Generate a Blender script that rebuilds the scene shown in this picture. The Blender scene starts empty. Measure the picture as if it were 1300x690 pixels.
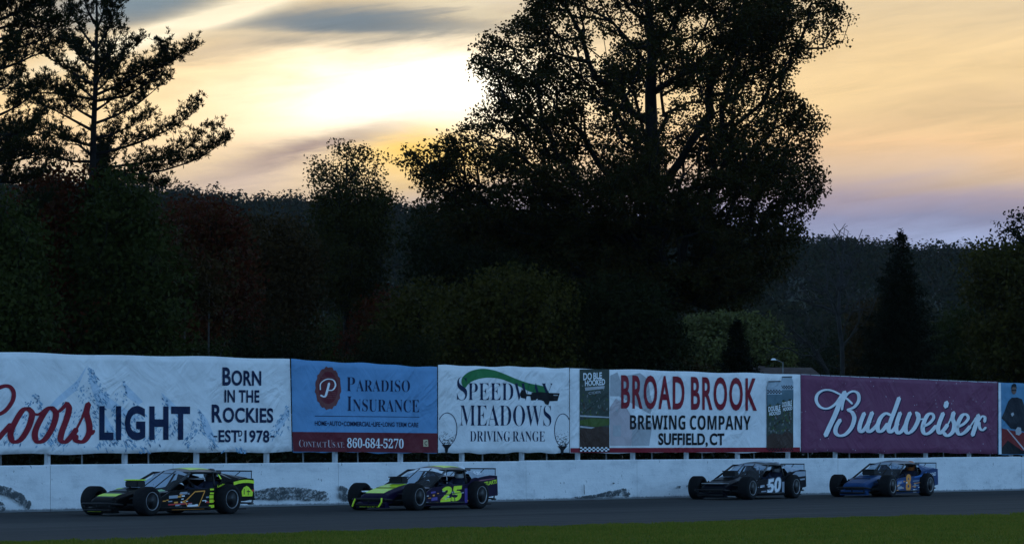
import bpy, bmesh, math, random
import numpy as np
from mathutils import Vector, Matrix

# ------------------------------------------------------------------ camera, world, sun, exposure
S = bpy.context.scene
COL = S.collection
R = math.radians
F_PX, CAM_H, HORIZON = 4875.0, 1.76, 553.0          # focal length in photo pixels (1300 wide), eye height
PITCH = math.atan((HORIZON - 345.0) / F_PX)
cam = bpy.data.cameras.new('camera'); cam.lens = 135.0; cam.sensor_width = 36.0
cam.clip_start = 0.5; cam.clip_end = 9000
camo = bpy.data.objects.new('camera', cam); COL.objects.link(camo)
camo.location = (0, 0, CAM_H); camo.rotation_euler = (math.pi / 2 + PITCH, 0, 0)
S.camera = camo
S.view_settings.view_transform = 'Standard'; S.view_settings.look = 'None'
S.view_settings.exposure = 0.0; S.view_settings.gamma = 1.0

SUN_EL, SUN_AZ = R(4.2), R(-1.5)                     # behind the cloud left of the maple
sun = bpy.data.lights.new('sun', 'SUN'); sun.energy = 0.35; sun.angle = R(8); sun.color = (1, .78, .5)
suno = bpy.data.objects.new('sun', sun); COL.objects.link(suno)
sd = Vector((math.sin(SUN_AZ) * math.cos(SUN_EL), math.cos(SUN_AZ) * math.cos(SUN_EL), math.sin(SUN_EL)))
suno.rotation_euler = sd.to_track_quat('Z', 'Y').to_euler()
suno.location = (0, 300, 60)


class NT:
    """small helper for node graphs"""
    def __init__(s, tree): s.t = tree; s.n = tree.nodes; s.l = tree.links
    def new(s, kind, **kw):
        n = s.n.new(kind)
        for k, v in kw.items(): setattr(n, k, v)
        return n
    def put(s, sock, v):
        if isinstance(v, bpy.types.NodeSocket): s.l.new(v, sock)
        elif isinstance(v, (tuple, list)) and sock.type == 'RGBA' and len(v) == 3: sock.default_value = (*v, 1)
        else: sock.default_value = v
    def m(s, op, a, b=0.0, c=None, clamp=False):
        n = s.new('ShaderNodeMath', operation=op, use_clamp=clamp)
        s.put(n.inputs[0], a); s.put(n.inputs[1], b)
        if c is not None: s.put(n.inputs[2], c)
        return n.outputs[0]
    def mix(s, f, a, b, mode='MIX'):
        n = s.new('ShaderNodeMix', data_type='RGBA', blend_type=mode)
        s.put(n.inputs[0], f); s.put(n.inputs[6], a); s.put(n.inputs[7], b)
        return n.outputs[2]
    def xyz(s, x, y, z=0.0):
        n = s.new('ShaderNodeCombineXYZ')
        for i, v in enumerate((x, y, z)): s.put(n.inputs[i], v)
        return n.outputs[0]
    def sep(s, v):
        n = s.new('ShaderNodeSeparateXYZ'); s.put(n.inputs[0], v); return n.outputs
    def noise(s, v, scale, detail=4.0, rough=.55, dist=0.0):
        n = s.new('ShaderNodeTexNoise'); s.put(n.inputs['Vector'], v)
        s.put(n.inputs['Scale'], scale); s.put(n.inputs['Detail'], detail)
        s.put(n.inputs['Roughness'], rough); s.put(n.inputs['Distortion'], dist)
        return n.outputs[0]
    def ramp(s, f, stops, interp='LINEAR'):
        n = s.new('ShaderNodeValToRGB'); cr = n.color_ramp; cr.interpolation = interp
        while len(cr.elements) < len(stops): cr.elements.new(.5)
        for e, (p, c) in zip(cr.elements, stops):
            e.position = p; e.color = (*c, 1) if isinstance(c, tuple) else (c, c, c, 1)
        s.put(n.inputs[0], f); return n.outputs[0]
    def smooth(s, v, a, b):
        n = s.new('ShaderNodeMapRange', interpolation_type='SMOOTHSTEP')
        s.put(n.inputs[0], v); s.put(n.inputs[1], a); s.put(n.inputs[2], b); return n.outputs[0]
    def gauss(s, x, y, cx, cy, rx, ry, rot=0.0):
        c, sn = math.cos(rot), math.sin(rot)
        dx = s.m('SUBTRACT', x, cx); dy = s.m('SUBTRACT', y, cy)
        a = s.m('DIVIDE', s.m('ADD', s.m('MULTIPLY', dx, c), s.m('MULTIPLY', dy, sn)), rx)
        b = s.m('DIVIDE', s.m('SUBTRACT', s.m('MULTIPLY', dy, c), s.m('MULTIPLY', dx, sn)), ry)
        q = s.m('ADD', s.m('MULTIPLY', a, a), s.m('MULTIPLY', b, b))
        return s.m('POWER', 2.71828, s.m('MULTIPLY', q, -1.0))


def lin(r, g, b):
    return tuple(((c / 255) / 12.92 if c < 10.3 else ((c / 255 + .055) / 1.055) ** 2.4) for c in (r, g, b))


W = bpy.data.worlds.new('World'); S.world = W; W.use_nodes = True
wt = NT(W.node_tree); wt.n.clear()
geo = wt.new('ShaderNodeTexCoord').outputs['Generated']
dx, dy, dz = wt.sep(geo)
ys = wt.m('MAXIMUM', dy, .03)
gx = wt.m('ADD', wt.m('MULTIPLY', wt.m('DIVIDE', dx, ys), 48.75), 6.5)
gy = wt.m('SUBTRACT', 5.53, wt.m('MULTIPLY', wt.m('DIVIDE', dz, ys), 48.75))
wv = wt.xyz(wt.m('MULTIPLY', gx, .30), wt.m('MULTIPLY', gy, 1.15), 0.0)
n1 = wt.m('SUBTRACT', wt.noise(wv, 1.0, 5, .6, .4), .5)
wv2 = wt.xyz(wt.m('MULTIPLY', wt.m('ADD', gx, gy), .5), wt.m('MULTIPLY', wt.m('ADD', gy, wt.m('MULTIPLY', gx, .12)), 3.6), 3.0)
n2 = wt.m('SUBTRACT', wt.noise(wv2, 1.0, 6, .62, .6), .5)
wx = wt.m('ADD', gx, wt.m('MULTIPLY', n1, 1.1))
wy = wt.m('ADD', gy, wt.m('ADD', wt.m('MULTIPLY', n1, .55), wt.m('MULTIPLY', n2, .22)))
base = wt.ramp(wt.m('DIVIDE', wy, 4.0), [
    (0.0, lin(230, 206, 166)), (.14, lin(246, 214, 162)), (.34, lin(255, 219, 160)), (.46, lin(249, 207, 156)),
    (.555, lin(218, 190, 164)), (.62, lin(172, 158, 170)), (.69, lin(148, 150, 180)), (.77, lin(160, 172, 208)), (1.0, lin(150, 165, 200))])
# left and centre stay warm further down towards the ridge
lowleft = wt.m('MULTIPLY', wt.smooth(wx, 7.5, 4.0), wt.smooth(wy, 1.5, 2.2))
base = wt.mix(wt.m('MULTIPLY', lowleft, .75), base, lin(228, 202, 170))
glow = wt.gauss(wx, wy, 4.4, 1.28, 3.4, .92, -.04)
col = wt.mix(wt.m('MULTIPLY', glow, 1.0, clamp=True), base, (1.20, .90, .50))
core = wt.gauss(wx, wy, 5.2, 1.2, 1.75, .56, -.05)
col = wt.mix(wt.m('MULTIPLY', core, 1.25, clamp=True), col, (1.75, 1.62, 1.32))
yel = wt.gauss(wx, wy, 5.35, 1.95, 1.0, .40, 0)
col = wt.mix(wt.m('MULTIPLY', yel, 1.0, clamp=True), col, (1.08, .70, .17))
pur = wt.gauss(wx, wt.m('ADD', wy, wt.m('MULTIPLY', n2, .35)), 3.95, 1.86, 1.2, .22, -.26)
col = wt.mix(wt.m('MULTIPLY', pur, .8, clamp=True), col, lin(150, 128, 132))
pur2 = wt.gauss(wx, wy, 2.9, 2.25, .9, .22, -.1)
col = wt.mix(wt.m('MULTIPLY', pur2, .3, clamp=True), col, lin(178, 164, 178))
dk = wt.gauss(wx, wt.m('ADD', wy, wt.m('MULTIPLY', n2, .5)), 4.6, .30, 2.1, .20, .04)
col = wt.mix(wt.m('MULTIPLY', dk, .8, clamp=True), col, lin(118, 129, 136))
dk2 = wt.gauss(wx, wy, 2.9, .62, 1.2, .12, -.12)
col = wt.mix(wt.m('MULTIPLY', dk2, .4, clamp=True), col, lin(172, 160, 152))
dk3 = wt.gauss(wx, wy, 1.7, -.1, 1.0, .28, -.1)
col = wt.mix(wt.m('MULTIPLY', dk3, .95, clamp=True), col, lin(126, 142, 150))
sx_ = wt.m('ADD', gx, wt.m('MULTIPLY', n1, .25)); sy_ = wt.m('ADD', gy, wt.m('ADD', wt.m('MULTIPLY', n1, .16), wt.m('MULTIPLY', n2, .14)))
skin = wt.gauss(sx_, sy_, 4.3, .26, 1.7, .22, -.02)
col = wt.mix(wt.m('MULTIPLY', skin, .95, clamp=True), col, lin(124, 137, 146))
skin2 = wt.gauss(sx_, sy_, 1.75, -.02, 1.3, .30, -.2)
col = wt.mix(wt.m('MULTIPLY', skin2, .9, clamp=True), col, lin(132, 148, 158))
stk = wt.gauss(sx_, sy_, 2.5, .25, 1.8, .13, -.30)
col = wt.mix(wt.m('MULTIPLY', stk, 1.7, clamp=True), col, (1.12, .98, .70))
stk2 = wt.gauss(sx_, sy_, 3.4, .42, 1.6, .05, .02)
col = wt.mix(wt.m('MULTIPLY', stk2, .6, clamp=True), col, lin(236, 214, 176))
wsp = wt.gauss(wx, wy, 6.0, -.02, .9, .14, .05)
col = wt.mix(wt.m('MULTIPLY', wsp, .8, clamp=True), col, lin(225, 212, 190))
wsp2 = wt.gauss(wx, wt.m('ADD', wy, wt.m('MULTIPLY', n2, .3)), 5.9, .12, .8, .07, .08)
col = wt.mix(wt.m('MULTIPLY', wsp2, .8, clamp=True), col, lin(238, 222, 188))
rdk = wt.gauss(wx, wy, 12.6, 1.3, 2.4, .28, -.12)
col = wt.mix(wt.m('MULTIPLY', rdk, .45, clamp=True), col, lin(206, 178, 146))
col = wt.mix(1.0, col, wt.ramp(wt.m('ADD', wt.m('MULTIPLY', n2, .9), .5), [(.2, .82), (.5, 1.0), (.8, 1.14)]), 'MULTIPLY')
# the rest of the sky: real Nishita dusk plus a blue dome shaped to light the banners, foot darkened as unseen treeline
sky = wt.new('ShaderNodeTexSky', sky_type='NISHITA', sun_disc=False, sun_elevation=SUN_EL, sun_rotation=SUN_AZ)
elev = wt.m('MAXIMUM', dz, 0.0)
dome = wt.ramp(elev, [(0, (.010, .013, .015)), (.09, (.012, .016, .020)), (.17, (.90, 1.82, 3.10)), (.36, (.50, 1.04, 1.85)), (.62, (.13, .21, .34)), (1, (.07, .11, .17))])
BACK = wt.mix(1.0, wt.mix(1.0, sky.outputs[0], (.016, .016, .016), 'MULTIPLY'), dome, 'ADD')
vd = wt.new('ShaderNodeVectorMath', operation='DOT_PRODUCT'); wt.put(vd.inputs[0], geo)
vd.inputs[1].default_value = Vector((0, 1, .06)).normalized()
front = wt.smooth(vd.outputs['Value'], .90, .985)
final = wt.mix(front, BACK, col)
bg = wt.new('ShaderNodeBackground'); wt.put(bg.inputs[0], final); bg.inputs[1].default_value = 1.0
wo = wt.new('ShaderNodeOutputWorld'); wt.l.new(bg.outputs[0], wo.inputs[0])

# ------------------------------------------------------------------ geometry of the place


def ray(px, py):
    a = (px - 650) / F_PX; b = (345 - py) / F_PX
    cp, sp = math.cos(PITCH), math.sin(PITCH)
    return Vector((a, cp - b * sp, sp + b * cp))


def at(px, py, D):
    d = ray(px, py); return Vector((0, 0, CAM_H)) + d * (D / d.y)


def on_ground(px, py, z=0.0):
    d = ray(px, py); return Vector((0, 0, CAM_H)) + d * ((z - CAM_H) / d.z)


W0 = Vector((-650 / 55.0, F_PX / 55.0, 0)); W1 = Vector((650 / 39.0, F_PX / 39.0, 0))
U = (W1 - W0).normalized(); TH = math.atan2(U.y, U.x)
NIN = Vector((-U.y, U.x, 0))                          # away from the camera
BAN = .16                                              # banner plane behind the wall face


def plane(px, py, off=BAN):
    """photo pixel -> (metres along the wall, height) on the vertical plane `off` behind the wall face"""
    d = ray(px, py); o = W0 + NIN * off
    t = (o.x * NIN.x + o.y * NIN.y) / (d.x * NIN.x + d.y * NIN.y)
    p = d * t
    return ((p.x - o.x) * U.x + (p.y - o.y) * U.y, p.z + CAM_H)


def tag(o, label=None, cat=None, group=None, kind=None):
    if label: o['label'] = label
    if cat: o['category'] = cat
    if group: o['group'] = group
    if kind: o['kind'] = kind
    return o


def empty(name, loc=(0, 0, 0), rz=0.0, parent=None):
    o = bpy.data.objects.new(name, None); COL.objects.link(o)
    o.location = loc; o.rotation_euler = (0, 0, rz); o.parent = parent
    o.empty_display_size = .2
    return o


def np_mesh(name, V, Fq):
    """vertices (n,3) and faces (m,k) as arrays"""
    V = np.asarray(V, np.float32); Fq = np.asarray(Fq, np.int32)
    me = bpy.data.meshes.new(name)
    me.vertices.add(len(V)); me.vertices.foreach_set('co', V.ravel())
    k = Fq.shape[1]
    me.loops.add(Fq.size); me.loops.foreach_set('vertex_index', Fq.ravel())
    me.polygons.add(len(Fq)); me.polygons.foreach_set('loop_start', np.arange(0, Fq.size, k, dtype=np.int32))
    me.update(calc_edges=True); me.validate()
    return me


def link(name, me, mat, parent=None, smooth=False):
    if mat and not me.materials: me.materials.append(mat)
    if smooth: me.polygons.foreach_set('use_smooth', [True] * len(me.polygons))
    o = bpy.data.objects.new(name, me); COL.objects.link(o); o.parent = parent
    return o


class MB:
    def __init__(s): s.v = []; s.f = []
    def add(s, vs, fs):
        k = len(s.v); s.v += [tuple(v) for v in vs]; s.f += [tuple(i + k for i in f) for f in fs]
    def box(s, x0, x1, y0, y1, z0, z1):
        s.add([(x0, y0, z0), (x1, y0, z0), (x1, y1, z0), (x0, y1, z0), (x0, y0, z1), (x1, y0, z1), (x1, y1, z1), (x0, y1, z1)],
              [(3, 2, 1, 0), (4, 5, 6, 7), (0, 1, 5, 4), (1, 2, 6, 5), (2, 3, 7, 6), (3, 0, 4, 7)])
    def prism(s, poly, d0, d1, axis='y'):
        """poly of (a,b): axis y -> (a,y,b), axis z -> (a,b,z)"""
        n = len(poly)
        mk = (lambda a, b, d: (a, d, b)) if axis == 'y' else (lambda a, b, d: (a, b, d))
        vs = [mk(a, b, d0) for a, b in poly] + [mk(a, b, d1) for a, b in poly]
        fs = [tuple(range(n)), tuple(range(2 * n - 1, n - 1, -1))]
        fs += [(i, i + n, (i + 1) % n + n, (i + 1) % n) for i in range(n)]
        s.add(vs, fs)
    def loft(s, rings, close=True, caps=True):
        n = len(rings[0]); vs = [p for r in rings for p in r]; fs = []
        for i in range(len(rings) - 1):
            for j in range(n if close else n - 1):
                a = i * n + j; b = i * n + (j + 1) % n
                fs.append((a, b, b + n, a + n))
        if caps and close:
            fs.append(tuple(range(n - 1, -1, -1))); fs.append(tuple(range((len(rings) - 1) * n, len(rings) * n)))
        s.add(vs, fs)
    def tube(s, pts, r, n=6, caps=True):
        pts = [Vector(p) for p in pts]; rs = r if isinstance(r, (list, tuple)) else [r] * len(pts)
        rings = []; prev = None
        for i, p in enumerate(pts):
            t = (pts[min(i + 1, len(pts) - 1)] - pts[max(i - 1, 0)]).normalized()
            if prev is None:
                prev = t.orthogonal().normalized()
            prev = (prev - t * prev.dot(t)).normalized(); b = t.cross(prev)
            rings.append([tuple(p + (prev * math.cos(2 * math.pi * k / n) + b * math.sin(2 * math.pi * k / n)) * rs[i]) for k in range(n)])
        s.loft(rings, True, caps)
    def lathe(s, prof, n=24, axis='y', c=(0, 0, 0)):
        """prof of (radius, along)"""
        rings = []
        for r, a in prof:
            ring = []
            for k in range(n):
                t = 2 * math.pi * k / n
                p = (r * math.cos(t), a, r * math.sin(t)) if axis == 'y' else (r * math.cos(t), r * math.sin(t), a)
                ring.append((p[0] + c[0], p[1] + c[1], p[2] + c[2]))
            rings.append(ring)
        s.loft(rings)
    def build(s, name, mat, parent=None, smooth=False, bevel=0):
        me = bpy.data.meshes.new(name); me.from_pydata(s.v, [], s.f); me.update()
        bm = bmesh.new(); bm.from_mesh(me); bmesh.ops.recalc_face_normals(bm, faces=bm.faces)
        if bevel:
            bmesh.ops.bevel(bm, geom=[e for e in bm.edges if len(e.link_faces) == 2 and e.calc_face_angle(0) > .6], offset=bevel, segments=2, affect='EDGES', clamp_overlap=True)
        bm.to_mesh(me); bm.free()
        return link(name, me, mat, parent, smooth)


# ------------------------------------------------------------------ materials
def mat(name, rgb=(.5, .5, .5), rough=.6, metal=0.0, spec=.3):
    m = bpy.data.materials.new(name); m.use_nodes = True
    b = m.node_tree.nodes['Principled BSDF']
    b.inputs['Base Color'].default_value = (*rgb, 1); b.inputs['Roughness'].default_value = rough
    b.inputs['Metallic'].default_value = metal; b.inputs['Specular IOR Level'].default_value = spec
    return m


def mat_var(name, rgb, amount=.25, scale=6.0, rough=.6, spec=.3, metal=0.0, bump=0.0, stretch=(1, 1, 1)):
    """a colour broken up by procedural dirt and wear"""
    m = mat(name, rgb, rough, metal, spec); t = NT(m.node_tree); b = t.n['Principled BSDF']
    tc = t.new('ShaderNodeTexCoord').outputs['Object']
    mp = t.new('ShaderNodeMapping'); t.put(mp.inputs[0], tc); mp.inputs['Scale'].default_value = stretch
    f = t.noise(mp.outputs[0], scale, 6, .6)
    lo = tuple(c * (1 - amount) for c in rgb); hi = tuple(min(1, c * (1 + amount)) for c in rgb)
    t.put(b.inputs['Base Color'], t.ramp(f, [(.3, lo), (.7, hi)]))
    if bump:
        bp = t.new('ShaderNodeBump'); bp.inputs['Strength'].default_value = bump; bp.inputs['Distance'].default_value = .02
        t.put(bp.inputs['Height'], f); t.l.new(bp.outputs[0], b.inputs['Normal'])
    return m


def cloth(name, rgb, speck=0.0):
    """printed vinyl: one set of creases, laid out in wall metres, shared by print and sheet"""
    m = mat(name, rgb, .6, 0, .06); t = NT(m.node_tree); b = t.n['Principled BSDF']
    g = t.new('ShaderNodeNewGeometry').outputs['Position']
    x, y, z = t.sep(g)
    l = t.m('ADD', t.m('MULTIPLY', t.m('SUBTRACT', x, W0.x), U.x), t.m('MULTIPLY', t.m('SUBTRACT', y, W0.y), U.y))
    v = t.xyz(l, z, 0.0)
    va = t.xyz(t.m('ADD', t.m('MULTIPLY', l, .35), t.m('MULTIPLY', z, .55)), t.m('SUBTRACT', t.m('MULTIPLY', z, 1.3), t.m('MULTIPLY', l, 1.0)), 0.0)
    vb = t.xyz(t.m('SUBTRACT', t.m('MULTIPLY', l, .4), t.m('MULTIPLY', z, .5)), t.m('ADD', t.m('MULTIPLY', z, 1.1), t.m('MULTIPLY', l, .9)), 5.0)
    n1 = t.noise(va, 1.3, 3, .5, .6); n2 = t.noise(vb, 1.1, 3, .5, .8); n3 = t.noise(v, .55, 2, .5)
    r1 = t.m('SUBTRACT', 1.0, t.m('MULTIPLY', t.m('ABSOLUTE', t.m('SUBTRACT', n1, .5)), 5.0), clamp=True)
    r1 = t.m('MULTIPLY', r1, t.smooth(n3, .45, .62))
    h = t.m('ADD', t.m('ADD', t.m('MULTIPLY', r1, .09), t.m('MULTIPLY', n2, .16)), t.m('MULTIPLY', n3, .30))
    bp = t.new('ShaderNodeBump'); bp.inputs['Strength'].default_value = .45; bp.inputs['Distance'].default_value = 1.0
    t.put(bp.inputs['Height'], h); t.l.new(bp.outputs[0], b.inputs['Normal'])
    d = t.noise(v, 1.6, 6, .65)
    c = t.mix(1.0, (*rgb, 1), t.ramp(d, [(.3, .86), (.7, 1.06)]), 'MULTIPLY')
    if speck:
        vo = t.new('ShaderNodeTexVoronoi'); t.put(vo.inputs['Vector'], v); vo.inputs['Scale'].default_value = 7.0
        sp = t.m('LESS_THAN', vo.outputs['Distance'], .13)
        rn = t.m('GREATER_THAN', t.noise(v, 2.3, 3), .55)
        c = t.mix(t.m('MULTIPLY', t.m('MULTIPLY', sp, rn), speck), c, (.55, .5, .55, 1))
    t.put(b.inputs['Base Color'], c)
    return m


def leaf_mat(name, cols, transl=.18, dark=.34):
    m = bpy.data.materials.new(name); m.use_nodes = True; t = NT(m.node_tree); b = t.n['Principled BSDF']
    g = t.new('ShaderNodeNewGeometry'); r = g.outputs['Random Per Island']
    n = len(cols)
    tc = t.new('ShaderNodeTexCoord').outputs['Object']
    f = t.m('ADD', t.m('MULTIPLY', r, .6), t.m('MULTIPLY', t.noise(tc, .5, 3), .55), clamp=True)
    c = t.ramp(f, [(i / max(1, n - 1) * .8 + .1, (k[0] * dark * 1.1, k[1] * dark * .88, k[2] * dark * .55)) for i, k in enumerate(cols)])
    t.put(b.inputs['Base Color'], c); b.inputs['Roughness'].default_value = .7; b.inputs['Specular IOR Level'].default_value = .05
    tr = t.new('ShaderNodeBsdfTranslucent'); t.put(tr.inputs[0], c)
    mx = t.new('ShaderNodeMixShader'); mx.inputs[0].default_value = transl
    t.l.new(b.outputs[0], mx.inputs[1]); t.l.new(tr.outputs[0], mx.inputs[2]); t.l.new(mx.outputs[0], t.n['Material Output'].inputs[0])
    return m


def glass(name, rgb=(.75, .85, .95), alpha=.25, rough=.08):
    m = bpy.data.materials.new(name); m.use_nodes = True; t = NT(m.node_tree); t.n.remove(t.n['Principled BSDF'])
    tr = t.new('ShaderNodeBsdfTransparent'); tr.inputs[0].default_value = (*rgb, 1)
    gl = t.new('ShaderNodeBsdfPrincipled'); gl.inputs['Base Color'].default_value = (.3, .33, .36, 1); gl.inputs['Roughness'].default_value = rough
    mx = t.new('ShaderNodeMixShader'); mx.inputs[0].default_value = alpha
    t.l.new(tr.outputs[0], mx.inputs[1]); t.l.new(gl.outputs[0], mx.inputs[2]); t.l.new(mx.outputs[0], t.n['Material Output'].inputs[0])
    return m


# ------------------------------------------------------------------ ground, track, infield
def sheet(name, pts_a, pts_b, z, m, sub=1):
    """strip between two polylines of equal length"""
    n = len(pts_a); V = []; Fc = []
    for k in range(sub + 1):
        f = k / sub
        for a, b in zip(pts_a, pts_b): V.append((a[0] * (1 - f) + b[0] * f, a[1] * (1 - f) + b[1] * f, z))
    for k in range(sub):
        for i in range(n - 1): Fc.append((k * n + i, k * n + i + 1, (k + 1) * n + i + 1, (k + 1) * n + i))
    o = link(name, np_mesh(name, V, Fc), m); return tag(o, kind='structure')


mg = mat_var('earth', (.035, .036, .022), .4, .35, .95, .1)
me = np_mesh('ground', [(-1100, -150, 0), (1100, -150, 0), (1100, 2420, 0), (-1100, 2420, 0)], [(0, 1, 2, 3)])
tag(link('ground', me, mg), kind='structure')

# asphalt: long faint streaks along the racing line
ma = mat('asphalt', (.05, .05, .05), .9, 0, .08); t = NT(ma.node_tree); b = t.n['Principled BSDF']
tc = t.new('ShaderNodeTexCoord').outputs['Object']
rot = t.new('ShaderNodeMapping'); t.put(rot.inputs[0], tc); rot.inputs['Rotation'].default_value = (0, 0, -TH)
st = t.new('ShaderNodeMapping'); t.put(st.inputs[0], rot.outputs[0]); st.inputs['Scale'].default_value = (.05, 1.3, 1)
f1 = t.noise(st.outputs[0], 1.0, 6, .65); f2 = t.noise(tc, 3.0, 8, .7); f3 = t.noise(tc, 60, 3, .6)
c = t.ramp(f1, [(.32, (.013, .014, .016)), (.5, (.038, .037, .036)), (.68, (.074, .069, .063))])
_, ry_, _z = t.sep(rot.outputs[0])
pd_ = t.m('ADD', t.m('SUBTRACT', ry_, W0.x * NIN.x + W0.y * NIN.y), t.m('MULTIPLY', t.m('SUBTRACT', f2, .5), 1.6))   # metres from the wall, negative on the track
groove = t.m('MULTIPLY', t.smooth(pd_, -9.5, -7.0), t.smooth(pd_, -2.4, -4.0))
c = t.mix(t.m('MULTIPLY', groove, .6), c, (.014, .014, .015, 1))
marb = t.m('MULTIPLY', t.smooth(pd_, -2.6, -1.2), .5)
c = t.mix(marb, c, (.050, .047, .043, 1))
c = t.mix(.35, c, t.ramp(f2, [(.35, (.024, .024, .025)), (.7, (.055, .053, .050))]))
c = t.mix(.5, c, t.ramp(f3, [(.3, .6), (.7, 1.3)]), 'MULTIPLY')
t.put(b.inputs['Base Color'], c)
bp = t.new('ShaderNodeBump'); bp.inputs['Strength'].default_value = .5; bp.inputs['Distance'].default_value = .01
t.put(bp.inputs['Height'], f3); t.l.new(bp.outputs[0], b.inputs['Normal'])
edge_px = [(170, 685), (420, 676.5), (600, 671.5), (770, 667.5), (860, 664.5), (1050, 659), (1250, 654.5), (1300, 653.5)]
edge = [on_ground(*p) for p in edge_px]
edge = [edge[0] - (edge[1] - edge[0]).normalized() * 40, edge[0] - (edge[1] - edge[0]).normalized() * 15] + edge
edge += [edge[-1] + (edge[-1] - edge[-4]).normalized() * k for k in (10, 40)]
edge2 = []
for i in range(len(edge) - 1):
    for k in range(8): edge2.append(edge[i].lerp(edge[i + 1], k / 8))
edge2.append(edge[-1])
wl = [W0 + U * (-45 + 125 * i / (len(edge2) - 1)) for i in range(len(edge2))]
sheet('track', edge2, [p + NIN * .4 for p in wl], .004, ma, 6)

mgr = mat('turf', (.03, .05, .015), .9, 0, .1); t = NT(mgr.node_tree); b = t.n['Principled BSDF']
tc = t.new('ShaderNodeTexCoord').outputs['Object']
c = t.ramp(t.noise(tc, .8, 6, .65), [(.3, (.034, .052, .011)), (.55, (.056, .082, .017)), (.75, (.095, .095, .026))])
t.put(b.inputs['Base Color'], c)
rng = random.Random(5)
ragged = [p + Vector((rng.uniform(-.05, .05), .16 * math.sin(i * .55) + .1 * math.sin(i * 1.7 + 1) + rng.uniform(-.16, .16), 0)) for i, p in enumerate(edge2)]
sheet('infield', [(p.x * .3 - 2, -60 + p.y * .2) for p in ragged], ragged, .008, mgr, 4)
# pale worn strip where the asphalt meets the turf
mp_ = mat_var('dusty_edge', (.085, .075, .06), .45, 2.0, .9, .1)
sheet('track_shoulder', [p + Vector((-.1, -.25, 0)) for p in edge2], [p + Vector((-.3, .35 + .12 * math.sin(i * .7), 0)) for i, p in enumerate(edge2)], .0065, mp_, 1)

for off_, w_, a0_, a1_ in ((1.5, .05, 12, 40), (2.4, .035, 20, 66), (4.2, .04, 30, 75)):
    sheet('track_seam', [p + Vector((-.1, off_, 0)) for p in edge2[a0_:a1_]], [p + Vector((-.1, off_ + w_ * (1.5 + math.sin(i * .9)), 0)) for i, p in enumerate(edge2[a0_:a1_])], .0062, mp_, 1)
# grass blades
rg = np.random.default_rng(3)
ex = np.array([p.x for p in edge2]); ey = np.array([p.y for p in edge2])
N = 330000
gxp = rg.uniform(-14, 19, N); gyl = np.interp(gxp, [p.x for p in ragged], [p.y for p in ragged]) + .1 * np.sin(gxp * 5.1) + .06 * np.sin(gxp * 13.7)
dep = rg.random(N) ** 1.4 * 24
gyp = gyl - dep + rg.normal(0, .10, N) + .05
keep_ = ~((gyl - gyp < 1.3) & (np.sin(gxp * 1.9 + 1) + np.sin(gxp * 4.7 + gyp * 2) + np.sin(gxp * .7) > .9) & (rg.random(N) < .85))
gxp, gyp, gyl = gxp[keep_], gyp[keep_], gyl[keep_]; N = len(gxp)
clump = np.sin(gxp * 3.1 + np.sin(gyp * 2.3) * 2) * np.sin(gyp * 2.7 + gxp)
h = (.035 + .03 * rg.random(N)) * (1 + .35 * clump)
ang = rg.uniform(0, 6.28, N); w = .009 + .008 * rg.random(N)
ln = rg.normal(0, .025, (N, 2))
V = np.zeros((N, 3, 3), np.float32)
V[:, 0] = np.stack([gxp - np.cos(ang) * w, gyp - np.sin(ang) * w, np.full(N, .006)], 1)
V[:, 1] = np.stack([gxp + np.cos(ang) * w, gyp + np.sin(ang) * w, np.full(N, .006)], 1)
V[:, 2] = np.stack([gxp + ln[:, 0], gyp + ln[:, 1], .006 + h], 1)
mgb = leaf_mat('grass_blade', [(.040, .068, .012), (.062, .098, .016), (.090, .125, .022), (.135, .125, .032)], .25, 1.25)
o = link('grass', np_mesh('grass', V.reshape(-1, 3), np.arange(N * 3).reshape(-1, 3)), mgb)
tag(o, 'short mown dark green grass along the inside of the track', 'grass', kind='stuff')

# ------------------------------------------------------------------ hill and far forest
ridge_px = [(-900, 205), (-200, 214), (0, 222), (220, 238), (330, 247), (420, 251), (500, 255), (540, 260), (700, 271), (850, 284),
            (1020, 301), (1100, 306), (1250, 314), (1400, 320), (2200, 330)]
RD = 1500.0
rx = np.array([(p[0] - 650) / F_PX * RD for p in ridge_px]); rz = np.array([(HORIZON - p[1]) / F_PX * RD + CAM_H - 12 for p in ridge_px])


def hill_h(x, y):
    x = np.asarray(x, float); y = np.asarray(y, float)
    f = np.clip((y - 420) / (RD - 420), 0, 1); f = f * f * (3 - 2 * f) * .75 + f * .25
    bk = np.clip((y - RD) / 900, 0, 1)
    bump = 5 * np.sin(x * .021 + y * .006) * np.sin(y * .011 + 1.3) * np.clip((y - 450) / 400, 0, 1) * np.clip((RD - y) / 300, 0, 1)
    return np.interp(x * RD / np.maximum(y, 600), rx, rz) * f * (1 - .5 * bk) + bump


gx_ = np.linspace(-900, 900, 91); gy_ = np.linspace(400, 2400, 81)
X, Y = np.meshgrid(gx_, gy_); Z = hill_h(X, Y) - .3
V = np.stack([X, Y, Z], -1).reshape(-1, 3)
idx = np.arange(V.shape[0]).reshape(81, 91)
Fc = np.stack([idx[:-1, :-1], idx[:-1, 1:], idx[1:, 1:], idx[1:, :-1]], -1).reshape(-1, 4)
tag(link('hill', np_mesh('hill', V, Fc), mat_var('hill_floor', (.028, .032, .020), .3, .05, .95, .1), smooth=True), kind='structure')

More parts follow.
